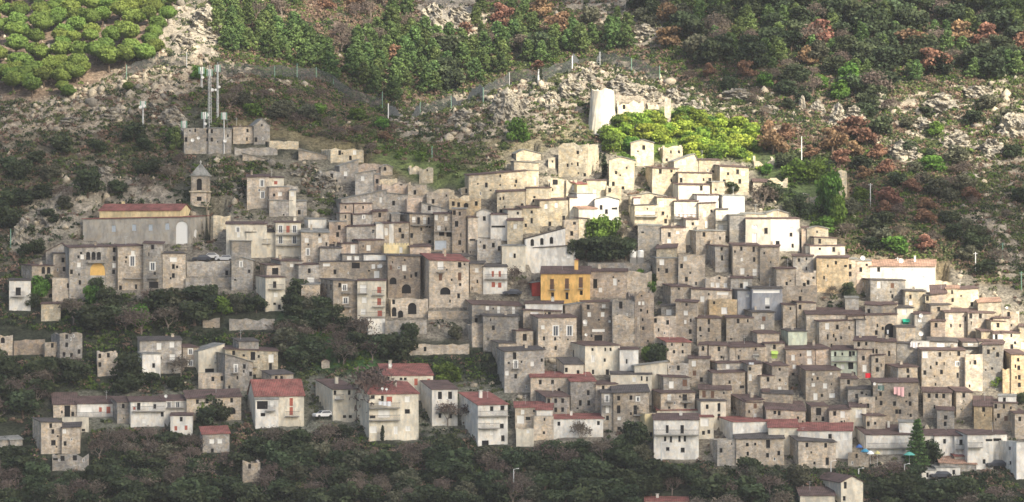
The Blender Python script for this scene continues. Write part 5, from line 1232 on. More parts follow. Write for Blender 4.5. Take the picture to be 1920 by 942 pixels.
for i, c in enumerate(((386, 62, 62, 62, 'rounded grey crag standing above the pale scree', .6, 'the round crag'), (350, 85, 46, 34, 'pale broken outcrop under the rounded crag', .8, None), (948, 228, 62, 74, 'tall pale crag leaning on the castle ridge', .9, 'the leaning crag'), (978, 215, 40, 44, 'short split crag touching the tall leaning one', .9, None),
    (1572, 235, 34, 52, 'slender grey rock pinnacle on the mountain side', .9, 'the slender pinnacle'), (1608, 235, 46, 46, 'pale jagged crag next to the slender pinnacle', 1.0, None), (1532, 212, 34, 34, 'low jagged crag before the slender pinnacle', .8, None), (1504, 205, 14, 36, 'small pointed rock needle', 1.0, 'the rock needle'),
    (815, 62, 56, 66, 'pale cliff block among the highest pines', .7, 'the high cliff block'), (860, 52, 50, 50, 'grey cliff block under the highest pines', .7, None), (1100, 150, 34, 36, 'pale boulder on the ridge above the castle tower', .6, None), (1205, 75, 60, 40, 'grey outcrop at the wood edge over the wire fence', .6, None),
    (1840, 190, 70, 42, 'grey banded cliff under the upper wood', .5, 'the banded cliff'), (1900, 260, 60, 60, 'bright pale cliff at the picture edge', .6, None), (1790, 285, 70, 50, 'pale crag in the middle of the mountain scree', .6, None), (1730, 250, 60, 40, 'broad low outcrop at the scree top', .5, None), (1185, 245, 46, 34, 'grey rock wedge at the foot of the round tower', .7, None),
    (130, 232, 60, 24, 'long pale ledge at the edge of the shaded slope', .5, None), (40, 450, 40, 50, 'pale shaded rock face beside dark bushes', .6, None), (300, 395, 30, 22, 'small pale rock behind the church roof', .6, None),
    (1168, 175, 60, 44, 'dark broken crag rising right behind the round tower', 1, None), (1215, 185, 50, 34, 'grey crag above the broken curtain wall', 1, None), (1262, 190, 46, 34, 'grey crag beside the thin castle stump', 1, None), (1300, 212, 60, 34, 'pale crag over the bright ivy', 1, None), (1070, 180, 50, 44, 'rough grey crag on the ridge before the round tower', 1, None),
    (1030, 200, 46, 40, 'brown grey crag midway on the castle ridge', 1, None), (870, 232, 60, 36, 'low pale crag at the lower end of the castle ridge', 1, None), (905, 250, 44, 34, 'small split crag under the leaning crag', 1, None), (1380, 190, 70, 36, 'long pale crag among brown bushes past the castle', 1, None), (1440, 215, 50, 30, 'low broken crag over the orange tree', 1, None),
    (1650, 205, 40, 46, 'grey crag among dark trees by the slender pinnacle', 1, None), (1700, 300, 60, 50, 'grey and pale crag at the foot of the mountain scree', 1, None), (1760, 215, 70, 50, 'broad grey crag in the upper scree', 1, None), (1860, 300, 60, 50, 'dark streaked crag below the banded cliff', 1, None), (1820, 340, 50, 30, 'low crag at the scree bottom', 1, None), (280, 200, 60, 26, 'grey ledge below the short fence section', 1, None), (210, 215, 50, 26, 'pale ledge on the sloping scree band', 1, None),
    (320, 235, 60, 44, 'dark shaded crag by the antenna poles', 1, None), (90, 420, 50, 44, 'grey shaded crag over the arched loggia', 1, None), (60, 160, 30, 14, 'small pale rock among the stone pines', 1, None), (560, 330, 50, 24, 'low grey crag on the grass above the stained house', 1, None), (610, 350, 60, 34, 'rough grey crag above the grey roofs', 1, None), (200, 330, 40, 30, 'cracked pale rocks beside the round dark bush', .6, None))):
    crag(c[0], c[1], c[2], c[3], c[4], 3 + i * 1.7, c[5], c[6])
# ------------------------------------------------------------------ bell tower
def lathe(mb, prof, n, cx=0, cy=0, rot=0):
    k = len(mb.v)
    for r, z in prof:
        for i in range(n): t = rot + 2 * math.pi * i / n; mb.v.append((cx + r * math.cos(t), cy + r * math.sin(t), z))
    for j in range(len(prof) - 1):
        for i in range(n): a = k + j * n + i; b = k + j * n + (i + 1) % n; mb.f.append((a, b, b + n, a + n))
    mb.f.append(tuple(k + i for i in range(n))[::-1]); mb.f.append(tuple(k + (len(prof) - 1) * n + i for i in range(n)))
def bell_tower():
    ch = [h for h in HOUSES if h['x0'] == 156][0]; Y = ch['P'].y + 12.5; s = Y / F; px0, px1 = 357, 395; yb = 470
    X = (px0 - CX) * s; z = lambda y: (yb - y) * s; phi = math.atan((CX - 375) / F) - .18; w = 33 * s
    r = empty('bell_tower', (X, Y, ZC + (CY - yb) * s), phi)
    tag(r, 'square stone bell tower with pointed pyramid spire above the church', 'bell tower'); LAND.append(('the bell tower', 376, 350))
    m = MB(); hb = [(w * .36, w * .64, z(377), z(369), False)]
    for org, ux in (((0, 0), (1, 0)), ((w, 0), (0, 1)), ((w, w), (-1, 0)), ((0, w), (0, -1))): panel(m, org, ux, w, [(0, z(362)), (w, z(362))], -4, hb if ux == (1, 0) else [], .3, False)
    m.build('shaft', WM['s'], r)
    m = MB()
    for zz in (z(388), z(361)): m.box(-.25, w + .25, -.25, w + .25, zz, zz + .28)
    m.build('string_course', WM['p'], r)
    m = MB(); i = .12; ww = w - 2 * i
    for org, ux in (((i, i), (1, 0)), ((w - i, i), (0, 1)), ((w - i, w - i), (-1, 0)), ((i, w - i), (0, -1))): panel(m, org, ux, ww, [(0, z(331)), (ww, z(331))], z(361) + .28, [(ww * .34, ww * .66, z(357), z(335), True)] if ux in ((1, 0), (0, 1)) else [], .35, False)
    m.build('belfry', WM['s'], r)
    m = MB(); m.box(-.12, w + .12, -.12, w + .12, z(331), z(331) + .3); c = w / 2
    a = [(-.02, -.02), (w + .02, -.02), (w + .02, w + .02), (-.02, w + .02)]; zb_ = z(331) + .3
    b = [(c - .25, c - .25), (c + .25, c - .25), (c + .25, c + .25), (c - .25, c + .25)]
    for k in range(4): j = (k + 1) % 4; m.quad((*a[k], zb_), (*a[j], zb_), (*b[j], z(308)), (*b[k], z(308)))
    m.quad(*[(*q, z(308)) for q in b]); m.build('spire', RM['g'], r)
    m = MB(); m.tube((c, c, z(309)), (c, c, z(300)), .05, .04); m.box(c - .3, c + .3, c - .04, c + .04, z(304), z(304) + .08); m.build('cross', M['white'], r)
    m = MB(); lathe(m, [(.55, z(352)), (.42, z(350)), (.32, z(345)), (.12, z(343)), (.05, z(341))], 12, c, c); m.build('bell', M['iron'], r)
    m = MB(); m.box(w * .3, w * .7, .5, .55, z(358), z(334)); m.build('opening', M['dark'], r)  # dark panel behind the front arch stands in for belfry shade
    m = MB(); f = w * .36; m.box(f, w - f, .2, .25, z(377), z(369)); m.build('window', M['dark'], r)
bell_tower()
# ------------------------------------------------------------------ castle tower
def castle():
    p = at(1130, 246); s = p.y / F; r0 = 26 * s; h = 82 * s
    r = empty('castle_tower', (p.x, p.y + r0 * .6, p.z), 0); tag(r, 'sunlit round castle tower tapering upward with broken rim', 'castle tower'); LAND.append(('the castle tower', 1130, 207))
    m = MB(); n = 48; rnd = random.Random(3); pr = [(r0 * 1.2, -3), (r0 * 1.06, h * .1), (r0 * .92, h * .5), (r0 * .84, h * .86)]
    lathe(m, pr, n); k = len(m.v) - n
    tops = []
    for i in range(n): x, y, z0 = m.v[k + i]; m.v[k + i] = (x, y, h * (.96 + .03 * math.sin(i * .52) - .09 * rnd.random() ** 2 - (.10 if 38 < i < 42 else 0)))
    for q, (x, y, z0) in enumerate(m.v): f = 1 + .045 * float(fbm(np.array(x * .9 + 3), np.array(z0 * .7 + y * .5), 4, 3)); m.v[q] = (x * f, y * f, z0)
    m.build('wall', WM['c'], r)
    m = MB(); 
    for a, z in ((-1.3, .55), (-1.9, .35)): x, y = math.cos(a) * r0 * .97, math.sin(a) * r0 * .97; m.box(x - .25, x + .25, y - .12, y + .3, h * z, h * z + .8)
    m.build('arrow_slit', M['dark'], r) if False else None
castle()
# ------------------------------------------------------------------ antenna masts on the shaded crest
def mast(px, py, hpx, label, dishes, w=.55, ref=None):
    p = at(px, py); s = p.y / F; h = hpx * s; r = empty('telecom_mast', p, 0); tag(r, label, 'mast', 'antenna masts on the crest')
    m = MB()
    c = [(math.cos(t) * w, math.sin(t) * w) for t in (.5, 2.6, 4.7)]
    for x, y in c: m.tube((x, y, -1), (x * .8, y * .8, h * .82), .07, .06, 5)
    k = 0; z = .3
    while z < h * .8:
        for i in range(3): a, b = c[i], c[(i + 1) % 3]; f = 1 - .2 * z / h; m.tube((a[0] * f, a[1] * f, z), (b[0] * f, b[1] * f, z + .7), .03, .03, 4)
        z += .7
    m.build('lattice', M['steel'], r); m = MB(); m.tube((0, 0, h * .75), (0, 0, h), .09, .05); m.build('top_pole', M['steel'], r)
    for i in range(4):
        m = MB(); t = i * 1.6 + .4; m.box(math.cos(t) * .6 - .14, math.cos(t) * .6 + .14, math.sin(t) * .6 - .08, math.sin(t) * .6 + .08, h * .82, h * .82 + 1.6); m.build('panel_antenna', M['white' if i % 2 else 'postg'], r)
    for f, dx, rr in dishes:
        m = MB(); z = h * f; m.tube((dx, -.5, z), (dx, -.9, z), rr, rr * .9, 14); m.tube((dx * .3, 0, z), (dx, -.55, z), .05, .05, 4); m.build('dish', M['white'], r)
    if ref: LAND.append((ref, px, py - hpx / 2))
mast(393, 240, 118, 'tall lattice antenna mast with green and white panels at its head', ((.6, .7, .4), (.2, -.5, .45)), .44, 'the tall mast')
mast(408, 222, 106, 'slimmer lattice antenna mast standing close behind the tall one', ((.55, .4, .35), (.5, -.4, .3)), .26)
mast(378, 165, 32, 'short antenna pole with white drums beside a green bush', ((.6, .3, .35),), .25)
mast(268, 244, 50, 'grey pole with white round antennas on the open slope', ((.85, -.5, .4), (.9, .4, .35)), .18, 'the antenna pole')
mast(383, 258, 42, 'white roofline antenna on the crest building', ((.6, .3, .35), (.2, .3, .4)), .2)
mast(345, 268, 34, 'antenna with a big white dish at the corner of the crest building', ((.1, 0, .6),), .15)
mast(420, 290, 80, 'thin bare pole behind the crest building', (), .10)
# ------------------------------------------------------------------ satellite dishes
def dish(px, py, dpx, hpx, label):
    base = at(px, py + hpx); best = None
    for h in HOUSES:                                        # stand it on the house whose roof is there
        if h['x0'] - 3 <= px <= h['x1'] + 3 and h['yt'] - 18 <= py + hpx <= h['yb'] and (best is None or h['P'].y < best['P'].y): best = h
    Y = best['P'].y + (.8 if py + hpx <= best['yt'] + 2 else -.35) if best else base.y; s = Y / F
    r = empty('satellite_dish', ((px - CX) * s, Y, ZC + (CY - py) * s), 0); tag(r, label, 'satellite dish', 'satellite dishes on the roofs')
    R_ = dpx * s / 2; m = MB(); k = 0; N = 16
    for j, (q, y) in enumerate(((.05, .22), (.6, .12), (1.0, 0))):
        for i in range(N): t = 2 * math.pi * i / N; m.v.append((R_ * q * math.cos(t), y * R_ * 2, R_ * q * math.sin(t)))
    for j in range(2):
        for i in range(N): a = j * N + i; b = j * N + (i + 1) % N; m.f.append((a, b, b + N, a + N))
    m.f.append(tuple(range(N))); m.build('bowl', M['white'], r)
    m = MB(); m.tube((0, .2, 0), (0, .35, -hpx * s - .3), .035, .035, 5); m.tube((0, .1, -R_), (0, -.5, 0), .02, .02, 4); m.build('bracket', M['steel'], r)
for a in ((1618, 484, 9, 6, 'white satellite dish at the near corner of the orange roof'), (1690, 489, 9, 4, 'white satellite dish midway along the orange roof'), (1727, 592, 8, 5, 'round dish on the roof behind the ochre palace'), (1727, 626, 9, 6, 'round dish just over the white balustrade'),
          (732, 685, 7, 4, 'white dish on the ridge of the cream house behind the tall block'), (717, 729, 5, 3, 'small dish on the tall white block roof'), (725, 730, 5, 3, 'second small dish close beside the first on the block roof'), (311, 743, 6, 3, 'white dish over the balconied row'),
          (713, 499, 8, 3, 'white dish on the brown house wall above the arches'), (1253, 457, 1, 1, ''), (1097, 604, 9, 2, 'white dish low on the brown ruin wall'), (1099, 628, 6, 2, 'small dish beneath the other on the brown ruin wall'), (361, 263, 7, 3, 'white dish on the face of the crest building'), (372, 259, 6, 3, 'smaller white dish on the face of the crest building'),
          (422, 264, 7, 3, 'white dish pair member beside the crest building end'), (1640, 720, 6, 3, 'white dish on the street below the red cloth'), (1888, 577, 5, 3, 'white dish among the chimneys at the slope edge'), (630, 478, 1, 1, ''), (1040, 765, 1, 1, '')):
    if a[4]: dish(*a)
# ------------------------------------------------------------------ rock fall fences along the crests
def fence(pts, hm, label, posts, ref=None):
    P = [at(px, py) for px, py in pts]
    r = empty('wire_fence', P[0], 0); tag(r, label, 'fence', 'rock fall fences along the crests'); o0 = P[0]
    w = MB(); n = len(P)
    fine = []
    for a, b in zip(P, P[1:]):
        k = max(2, int((b - a).length / 1.2))
        for i in range(k): q = a.lerp(b, i / k); fine.append(Vector((q.x, q.y, float(Hs(q.x, q.y)))) - o0)
    q = P[-1]; fine.append(Vector((q.x, q.y, float(Hs(q.x, q.y)))) - o0)
    for a, b in zip(fine, fine[1:]):
        for j in range(int(hm / .35) + 1): z = Vector((0, 0, .05 + j * .35)); w.tube(a + z, b + z, .045, .045, 3)
        for t in (0, .25, .5, .75): c = a.lerp(b, t); w.tube(c, c + Vector((0, 0, hm)), .045, .045, 3)
    w.build('wire_mesh', M['wire'], r)
    for (px, py, hh, mt) in posts:
        q = at(px, py); s = q.y / F; m = MB(); g = Vector((q.x, q.y, float(Hs(q.x, q.y)))) - o0; m.tube(g - Vector((0, 0, .5)), g + Vector((0, 0, hh * s)), .13 if mt == 'white' else .09, .12 if mt == 'white' else .08, 6); m.build('post', M[mt], r)
    if ref: LAND.append((ref, sum(p[0] for p in pts) / n, sum(p[1] for p in pts) / n - 10))
fence([(728, 226), (788, 218), (846, 205), (906, 192), (955, 162), (1014, 160), (1073, 136), (1124, 122)], 3.2, 'long wire fence with tall pale posts along the castle ridge',
      [(728, 228, 32, 'white'), (788, 220, 26, 'postg'), (846, 208, 28, 'postg'), (906, 195, 30, 'postg'), (955, 164, 26, 'steel'), (1073, 137, 28, 'white')], 'the ridge fence')
fence([(1124, 122), (1184, 137), (1237, 150)], 3.2, 'wire fence with green posts falling beyond the castle ridge', [(1125, 124, 26, 'steel'), (1184, 138, 28, 'postg'), (1237, 153, 28, 'postg')])
fence([(237, 146), (290, 128), (350, 125)], 2.6, 'short wire fence section below the rounded stone pines', [(237, 150, 26, 'postg'), (288, 118, 12, 'postg'), (350, 130, 28, 'steel')])
fence([(408, 140), (460, 143), (515, 146), (557, 150), (593, 150), (625, 165), (660, 190), (717, 208)], 2.8, 'long grey wire fence crossing the middle slope under the pines',
      [(408, 150, 20, 'postg'), (515, 147, 22, 'postg'), (557, 152, 32, 'postg'), (593, 151, 24, 'postg'), (625, 166, 16, 'postg'), (717, 208, 34, 'postg')])
# ------------------------------------------------------------------ poles
def pole(px, py, hpx, label, mt='steel', arm=True, nm='street_lamp', cat='street lamp'):
    p = at(px, py); s = p.y / F; h = hpx * s; r = empty(nm, p, 0); tag(r, label, cat, 'poles on the slopes' if cat == 'pole' else 'street lamps of the village')
    m = MB(); m.tube((0, 0, -.6), (0, 0, h), .13, .09, 7); m.build('shaft', M[mt], r); m = MB()
    if arm and nm == 'street_lamp': m.tube((0, 0, h - .05), (.7, -.2, h + .15), .05, .04, 5); m.box(.55, 1.05, -.32, -.08, h + .08, h + .2); m.build('lamp_head', M['white'], r)
    elif arm: m.tube((-.5, 0, h - .35), (.5, 0, h - .35), .05, .05, 5); m.build('crossarm', M[mt], r)
for a in ((1503, 304, 48, 'tall white pole near the big orange oak', 'white', False, 'utility_pole', 'pole'), (1632, 388, 44, 'tall grey pole on the brown slope over the pines', 'steel', True, 'utility_pole', 'pole'), (1829, 515, 42, 'pale utility pole above the slope houses', 'white', True, 'utility_pole', 'pole'),
          (1880, 495, 40, 'green utility pole on the open scree', 'postg', True, 'utility_pole', 'pole'), (1915, 545, 36, 'green utility pole near the last sunlit houses', 'postg', True, 'utility_pole', 'pole'), (1696, 915, 44, 'tall grey street lamp below the sunshades terrace', 'steel', True), (1610, 895, 16, 'short pale lamp post above the cream gable', 'white', True),
          (1506, 915, 20, 'pale lamp post among the bottom bushes', 'steel', True), (1558, 895, 30, 'grey post beside the broken arch', 'steel', True), (1754, 935, 34, 'slender lamp post under the lower fir', 'steel', True), (1348, 940, 24, 'lamp post at the very bottom edge', 'steel', True), (963, 925, 45, 'thin lamp post among the dark bottom trees', 'steel', True),
          (1240, 880, 50, 'thin street lamp before the big white house', 'steel', True), (1683, 510, 28, 'thin aerial mast over the orange roof', 'steel', True, 'utility_pole', 'pole'), (20, 465, 36, 'green pole among the shaded bushes', 'postg', False, 'utility_pole', 'pole'), (810, 296, 22, 'short green pole on the grassy slope', 'postg', False, 'utility_pole', 'pole'),
          (1198, 470, 36, 'leaning grey lamp post beside the white tanks', 'steel', False)): pole(*a)
# ------------------------------------------------------------------ statue on the ridge
def statue():
    p = at(1013, 161); s = p.y / F; r = empty('statue', (p.x - .3, p.y - .2, p.z), 0); tag(r, 'white robed statue on a dark stone plinth along the castle ridge', 'statue'); LAND.append(('the white statue', 1013, 145))
    m = MB(); lathe(m, [(.55, -.5), (.5, .9), (.42, 1.3)], 8); m.build('plinth', M['grey'], r)
    m = MB(); lathe(m, [(.42, 1.304), (.40, 1.9), (.30, 2.6), (.33, 3.0), (.30, 3.25), (.12, 3.4), (.19, 3.55), (.19, 3.75), (.08, 3.92)], 14); m.build('figure', M['white'], r)
statue()
# ------------------------------------------------------------------ white tanks, cars, washing, sunshades
def tank(px, py, label):
    Y = at(px, py).y - 1; s = Y / F; r = empty('water_tank', ((px - CX) * s, Y, ZC + (CY - py) * s), 0); tag(r, label, 'tank', 'white water tanks'); h = 15 * s; q = 6.2 * s
    m = MB(); lathe(m, [(q * .8, 0), (q, .12), (q, h * .45), (q * 1.04, h * .5), (q, h * .55), (q, h - .3), (q * .75, h - .05), (q * .3, h)], 20); m.build('body', M['white'], r)
    m = MB(); lathe(m, [(q * .3, h + .004), (q * .3, h + .12), (q * .1, h + .16)], 12); m.build('lid', M['iron'], r); m = MB(); m.box(-q, q, -q, q, -3.5, -.004); m.build('base', M['grey'], r)
tank(1187, 484, 'white water tank beside a twin next to the leaning lamp post'); tank(1201, 484, 'white water tank standing at the foot of the leaning lamp post')
def bodyshape(m, L, W, prof, y0):
    for (xa, za), (xb, zb_) in zip(prof, prof[1:]): m.quad((xa, -W / 2, za), (xb, -W / 2, zb_), (xb, W / 2, zb_), (xa, W / 2, za))
    lo = [(x, -W / 2, z) for x, z in prof]; m.poly(lo + [(prof[-1][0], -W / 2, .35), (prof[0][0], -W / 2, .35)]); m.poly(([(x, W / 2, z) for x, z in prof] + [(prof[-1][0], W / 2, .35), (prof[0][0], W / 2, .35)])[::-1])
    m.quad((prof[0][0], -W / 2, .35), (prof[0][0], W / 2, .35), (prof[-1][0], W / 2, .35), (prof[-1][0], -W / 2, .35))
CARC = dict(white=plain('white_car_paint', (.75, .75, .74), .3, .03), dark=plain('dark_car_paint', (.05, .055, .07), .3, .05), silver=plain('silver_car_paint', (.45, .46, .48), .3, .05, .3))
TYRE = plain('tyre_rubber', (.03, .03, .03))
def car(px, py, rz, c, label):
    p = at(px, py); r = empty('parked_car', p + Vector((0, -.3, .15)), rz); tag(r, label, 'car', 'parked cars in the village')
    m = MB(); bodyshape(m, 4, 1.7, [(-2, .36), (-2.02, .75), (-1.75, .92), (-.9, .98), (-.35, 1.42), (1.1, 1.45), (1.75, 1.0), (2.0, .9), (2.02, .36)], 0); b = m.build('body', CARC[c], r)
    m = MB()
    for sy in (-1, 1): y = sy * .858; m.quad((-.75, y, .98), (1.45, y, 1.0), (1.02, y, 1.36), (-.32, y, 1.34))
    m.quad((-.88, -.7, 1.0), (-.88, .7, 1.0), (-.38, .66, 1.415), (-.38, -.66, 1.415)); m.build('windows', M['glass'], r) if False else m.build('glass', M['glass'], r)
    for x in (-1.25, 1.25):
        for y in (-.86, .68): w = MB(); w.tube((x, y, .33), (x, y + .18, .33), .33, .33, 14); w.build('wheel', TYRE, r)
car(378, 492, .1, 'dark', 'dark car parked on the terrace below the church'); car(393, 488, .2, 'silver', 'silver car parked beside a dark one below the church'); car(421, 492, .1, 'silver', 'grey car parked at the end of the church terrace')
car(606, 785, .5, 'white', 'white car parked on grass near the cream house'); car(1763, 899, .3, 'dark', 'dark car by the small white building'); car(960, 556, .1, 'dark', 'dark car parked above the long roofed house'); car(1866, 878, .3, 'dark', 'dark car beside the pale modern block')
def cloth(px, py, wpx, hpx, c, label, n=1):
    best = None
    for h in HOUSES:
        if h['x0'] - 6 <= px <= h['x1'] + 6 and h['yt'] - 6 <= py <= h['yb'] + 10 and (best is None or h['P'].y < best['P'].y): best = h
    Y = (best['P'].y if best else at(px, py).y) - .9; s = Y / F; r = empty('washing', ((px - CX) * s, Y, ZC + (CY - py) * s), 0); tag(r, label, 'washing', 'washing hung outside the houses'); W_, H_ = wpx * s, hpx * s
    mt = plain('cloth_' + label.split()[0], c, .9, .1)
    for k in range(n):
        m = MB(); x0 = -W_ / 2 + W_ * k / n; ww = W_ / n * .88; hh = H_ * (.75 + .25 * ((k * 7) % 3) / 2); N = 8
        for sy in (0, .02):
            for i in range(N): xa, xb = x0 + ww * i / N, x0 + ww * (i + 1) / N; f = lambda x: .08 * math.sin(x * 7) + sy; m.quad((xa, f(xa) * .3, 0), (xb, f(xb) * .3, 0), (xb, f(xb), -hh), (xa, f(xa), -hh))
        m.build('sheet', mt, r)
    m = MB(); m.tube((-W_ / 2 - .2, 0, .02), (W_ / 2 + .2, 0, .02), .02, .02, 4); m.build('line', M['iron'], r)
cloth(1628, 700, 11, 12, (.75, .03, .05), 'red cloth hanging over the street at the house corner'); cloth(1686, 726, 20, 18, (.80, .48, .48), 'pink washing hung high on the tall tenement', 3); cloth(1286, 399, 40, 9, (.75, .66, .62), 'pale washing along a sunlit balcony', 5); cloth(1668, 612, 1, 1, (.7, .7, .7), 'white washing') if False else None
cloth(722, 753, 24, 9, (.72, .73, .76), 'white sheets on the highest balcony of the white block', 3); cloth(1652, 723, 12, 10, (.10, .18, .16), 'green dark washing at the tenement corner', 3); cloth(1714, 642, 14, 12, (.76, .72, .72), 'white washing on the terrace above the grey wall', 3); cloth(1409, 680, 10, 5, (.62, .64, .66), 'grey white washing under a small balcony', 2)
cloth(1665, 619, 4, 10, (.8, .8, .8), 'white sheet hanging inside the dark great arch')
def shade(px, py, wpx, c, label):
    Y = at(px, py + 20).y - 1.5; s = Y / F; r = empty('sunshade', ((px - CX) * s, Y, ZC + (CY - py) * s - 1.9), 0); tag(r, label, 'sunshade', 'sunshades on the terrace'); q = wpx * s / 2
    m = MB(); lathe(m, [(q, 1.75), (q * .96, 1.85), (q * .5, 2.2), (.05, 2.4)], 10); m.build('canopy', plain('shade_' + label.split()[0], c, .8, .1), r); m = MB(); m.tube((0, 0, -1.5), (0, 0, 2.45), .035, .03, 6); m.build('pole', M['steel'], r)
shade(1622, 846, 17, (.06, .26, .40), 'cyan sunshade on the terrace of white houses'); shade(1632, 850, 14, (.78, .82, .82), 'white sunshade between the cyan and yellow ones'); shade(1645, 850, 12, (.55, .50, .22), 'yellow sunshade next to the white one'); shade(1611, 838, 14, (.06, .13, .34), 'dark blue sunshade against the grey gable wall'); shade(1705, 852, 22, (.12, .40, .34), 'green awning shade near the tall fir')

# ------------------------------------------------------------------ labels of houses and trees not described one by one
for h in HOUSES:
    if h.get('auto'):
        w, t = h['x1'] - h['x0'], h['yb'] - h['yt']
        size = 'tiny' if w * t < 260 else 'narrow' if w < t * .6 else 'low' if t < w * .35 else 'tall' if t > w * 1.25 else 'wide' if w > 60 else 'small' if w * t < 700 else ''
        nm = h['name']; kind = 'ruin' if nm == 'ruined_house' else 'wall' if nm.endswith('_wall') else 'house'
        wc = WALLN[h['wc']]; wc = wc if 'stone' in wc or kind != 'house' else wc + ' plastered' if h['wc'] != 'R' else wc
        roof = {'n': '', 't': ' with flat top', '-': '', 'f': ' with gabled front', 's': ' with sloping top'}.get(h['rt'], ' with %s roof' % ROOFN[h['rc']])
        AUTO.append((h['root'], h['px'], h['py'], (size + ' ' + wc + ' ' + kind + roof).strip(), 'one'))
    h['root']['group'] = 'houses of the hill village' if h['name'].endswith('house') else 'stone walls of the hill village'
ORD = 'nearest second third fourth fifth sixth seventh eighth ninth tenth eleventh twelfth thirteenth fourteenth fifteenth sixteenth seventeenth eighteenth nineteenth'.split()
for tens, tie in (('twenty', 'twentieth'), ('thirty', 'thirtieth'), ('forty', 'fortieth'), ('fifty', 'fiftieth'), ('sixty', 'sixtieth')): ORD += [tie] + [tens + '-' + q for q in ['first'] + ORD[1:9]]
bucket = {}
for (o, px, py, look, noun) in AUTO:
    near = sorted(LAND, key=lambda q: math.hypot(q[1] - px, (q[2] - py) * 1.3)); A = near[0]
    dx, dy_ = px - A[1], py - A[2]; best = None
    for q in near[1:]:
        ex, ey = q[1] - A[1], q[2] - A[2]; L_ = math.hypot(ex, ey) * max(math.hypot(dx, dy_), 1); c = (dx * ex + dy_ * ey) / max(L_, 1e-6)
        if math.hypot(ex, ey) > 60 and c > .80 and (best is None or math.hypot(ex, ey) < best[0]): best = (math.hypot(ex, ey), q)
    if best: where = 'from %s toward %s' % (A[0], best[1][0])
    elif abs(dy_) > abs(dx): where = ('above %s' if dy_ < 0 else 'below %s') % A[0]
    else: where = 'beside %s' % A[0]
    fam = o.name.split('.')[0].split('_')[-1] if o.get('category') != 'house' else 'house'
    bucket.setdefault((fam, where), []).append((math.hypot(dx, dy_), px, py, o, look))
for (fam, where), v in bucket.items():
    v.sort(key=lambda q: q[0])
    for i, (_d, px, py, o, look) in enumerate(v):
        t = '%s, %s %s' % (look, ORD[i] if i < len(ORD) else 'far', where)
        w = t.split()
        if len(w) > 16:                                      # too long: shorten the look
            lk = look.replace(' with', '').split(); drop = len(w) - 16; lk = lk[:max(2, len(lk) - drop)]; t = '%s, %s %s' % (' '.join(lk), ORD[i] if i < len(ORD) else 'far', where)
        o['label'] = t
seen = {}
for o in [q for q in bpy.data.objects if q.parent is None and q.get('label')]:
    if o['label'] in seen: print('DUP', o['label'])
    seen[o['label']] = 1
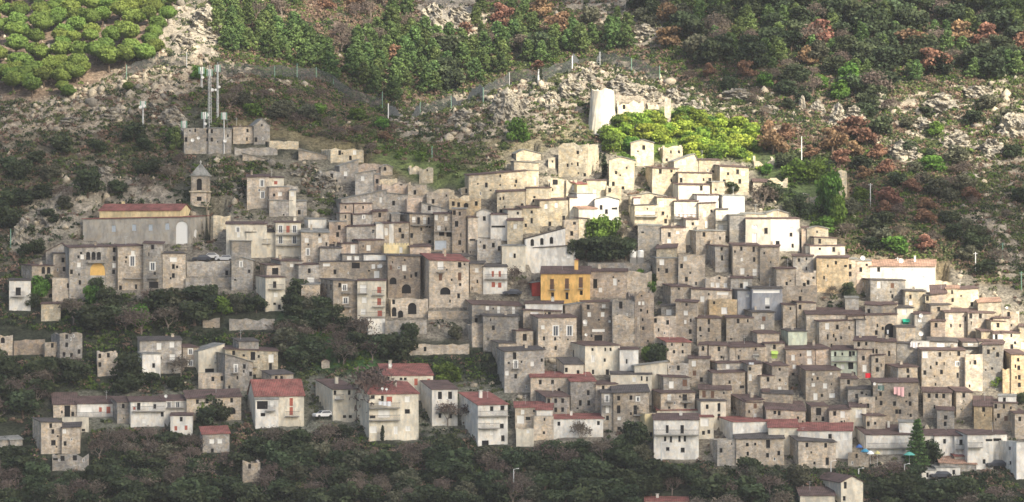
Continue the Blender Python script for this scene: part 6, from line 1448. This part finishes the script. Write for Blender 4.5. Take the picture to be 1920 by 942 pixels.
# ------------------------------------------------------------------ cloud gobo added out of view: sun gaps over castle quarter, far slope, pines
def cloud():
    GAPS = [(130, 90, 330, 105), (560, 60, 260, 100), (1000, 130, 330, 120), (1230, 330, 300, 150), (1440, 440, 110, 70), (1690, 530, 190, 85), (1880, 660, 190, 130), (1750, 200, 330, 170), (1500, 60, 200, 60)]
    zc = 330.0; cs = 5.0; x0, x1, y0, y1 = 60, 600, -60, 800
    gx_, gy_ = np.meshgrid(np.arange(x0, x1, cs), np.arange(y0, y1, cs)); X = gx_ + cs / 2; Y = gy_ + cs / 2
    hx = np.zeros(X.shape); hy = np.zeros(X.shape); hz_ = np.zeros(X.shape); done = np.zeros(X.shape, bool)
    for t in np.arange(150, 800, 1.5):
        qx, qy, qz = X - sd.x * t, Y - sd.y * t, zc - sd.z * t
        hit = ~done & (qy > 560) & (qz <= HC(qx, qy)); hx[hit] = qx[hit]; hy[hit] = qy[hit]; hz_[hit] = qz; done |= hit
    px, py = project(hx, np.maximum(hy, 10), hz_); jx = 34 * fbm(X / 30, Y / 30, 3, 3); jy = 34 * fbm(X / 30, Y / 30, 8, 3)
    keep = done & (px > -400) & (px < 2300) & (py > -500) & (py < 1150)
    for a, b, c, d_ in GAPS: keep &= ((px + jx - a) / c) ** 2 + ((py + jy - b) / d_) ** 2 > 1
    m = MB()
    for x, y in zip(gx_[keep], gy_[keep]): m.quad((x, y, zc), (x + cs, y, zc), (x + cs, y + cs, zc), (x, y + cs, zc))
    me = m.mesh('cloud', GOBOM); o = bpy.data.objects.new('cloud', me); col.objects.link(o); tag(o, 'thin broken cloud between sun and hillside', kind='stuff')
    wd = o.modifiers.new('weld', 'WELD'); wd.merge_threshold = .01; so = o.modifiers.new('thick', 'SOLIDIFY'); so.thickness = 7; so.offset = 1
    print('cloud cells', int(keep.sum()))
gx = np.linspace(-260, 260, 105); gy = np.linspace(560, 1300, 149); HG = H0(*np.meshgrid(gx, gy))
def HC(x, y):
    return HG[np.clip(((y - 560) / 5).round().astype(int), 0, 148), np.clip(((x + 260) / 5).round().astype(int), 0, 104)]
GOBOM = bpy.data.materials.new('cloud_gobo_veil'); GOBOM.use_nodes = True; n_ = GOBOM.node_tree.nodes; n_.clear(); l_ = GOBOM.node_tree.links
o_ = n_.new('ShaderNodeOutputMaterial'); a_ = n_.new('ShaderNodeBsdfTransparent'); b_ = n_.new('ShaderNodeBsdfTranslucent'); b_.inputs[0].default_value = (.9, .9, .9, 1); x_ = n_.new('ShaderNodeMixShader'); x_.inputs[0].default_value = .70
l_.new(a_.outputs[0], x_.inputs[1]); l_.new(b_.outputs[0], x_.inputs[2]); l_.new(x_.outputs[0], o_.inputs[0])
cloud()

# ------------------------------------------------------------------ air
hz = MB(); hz.box(-1700, 1700, -120, 2900, float(ZZ.min()) - 1.0, 292)
hm = bpy.data.materials.new('air'); hm.use_nodes = True; n_ = hm.node_tree.nodes; n_.clear(); vo_ = n_.new('ShaderNodeVolumePrincipled'); vo_.inputs['Density'].default_value = HAZE; vo_.inputs['Color'].default_value = (.86, .90, .97, 1); vo_.inputs['Anisotropy'].default_value = .1
oo_ = n_.new('ShaderNodeOutputMaterial'); hm.node_tree.links.new(vo_.outputs[0], oo_.inputs['Volume'])
tag(hz.build('haze', hm), 'thin pale haze over the valley', kind='stuff')
print('top', float(ZZ.max()), 'bottom', float(ZZ.min()))
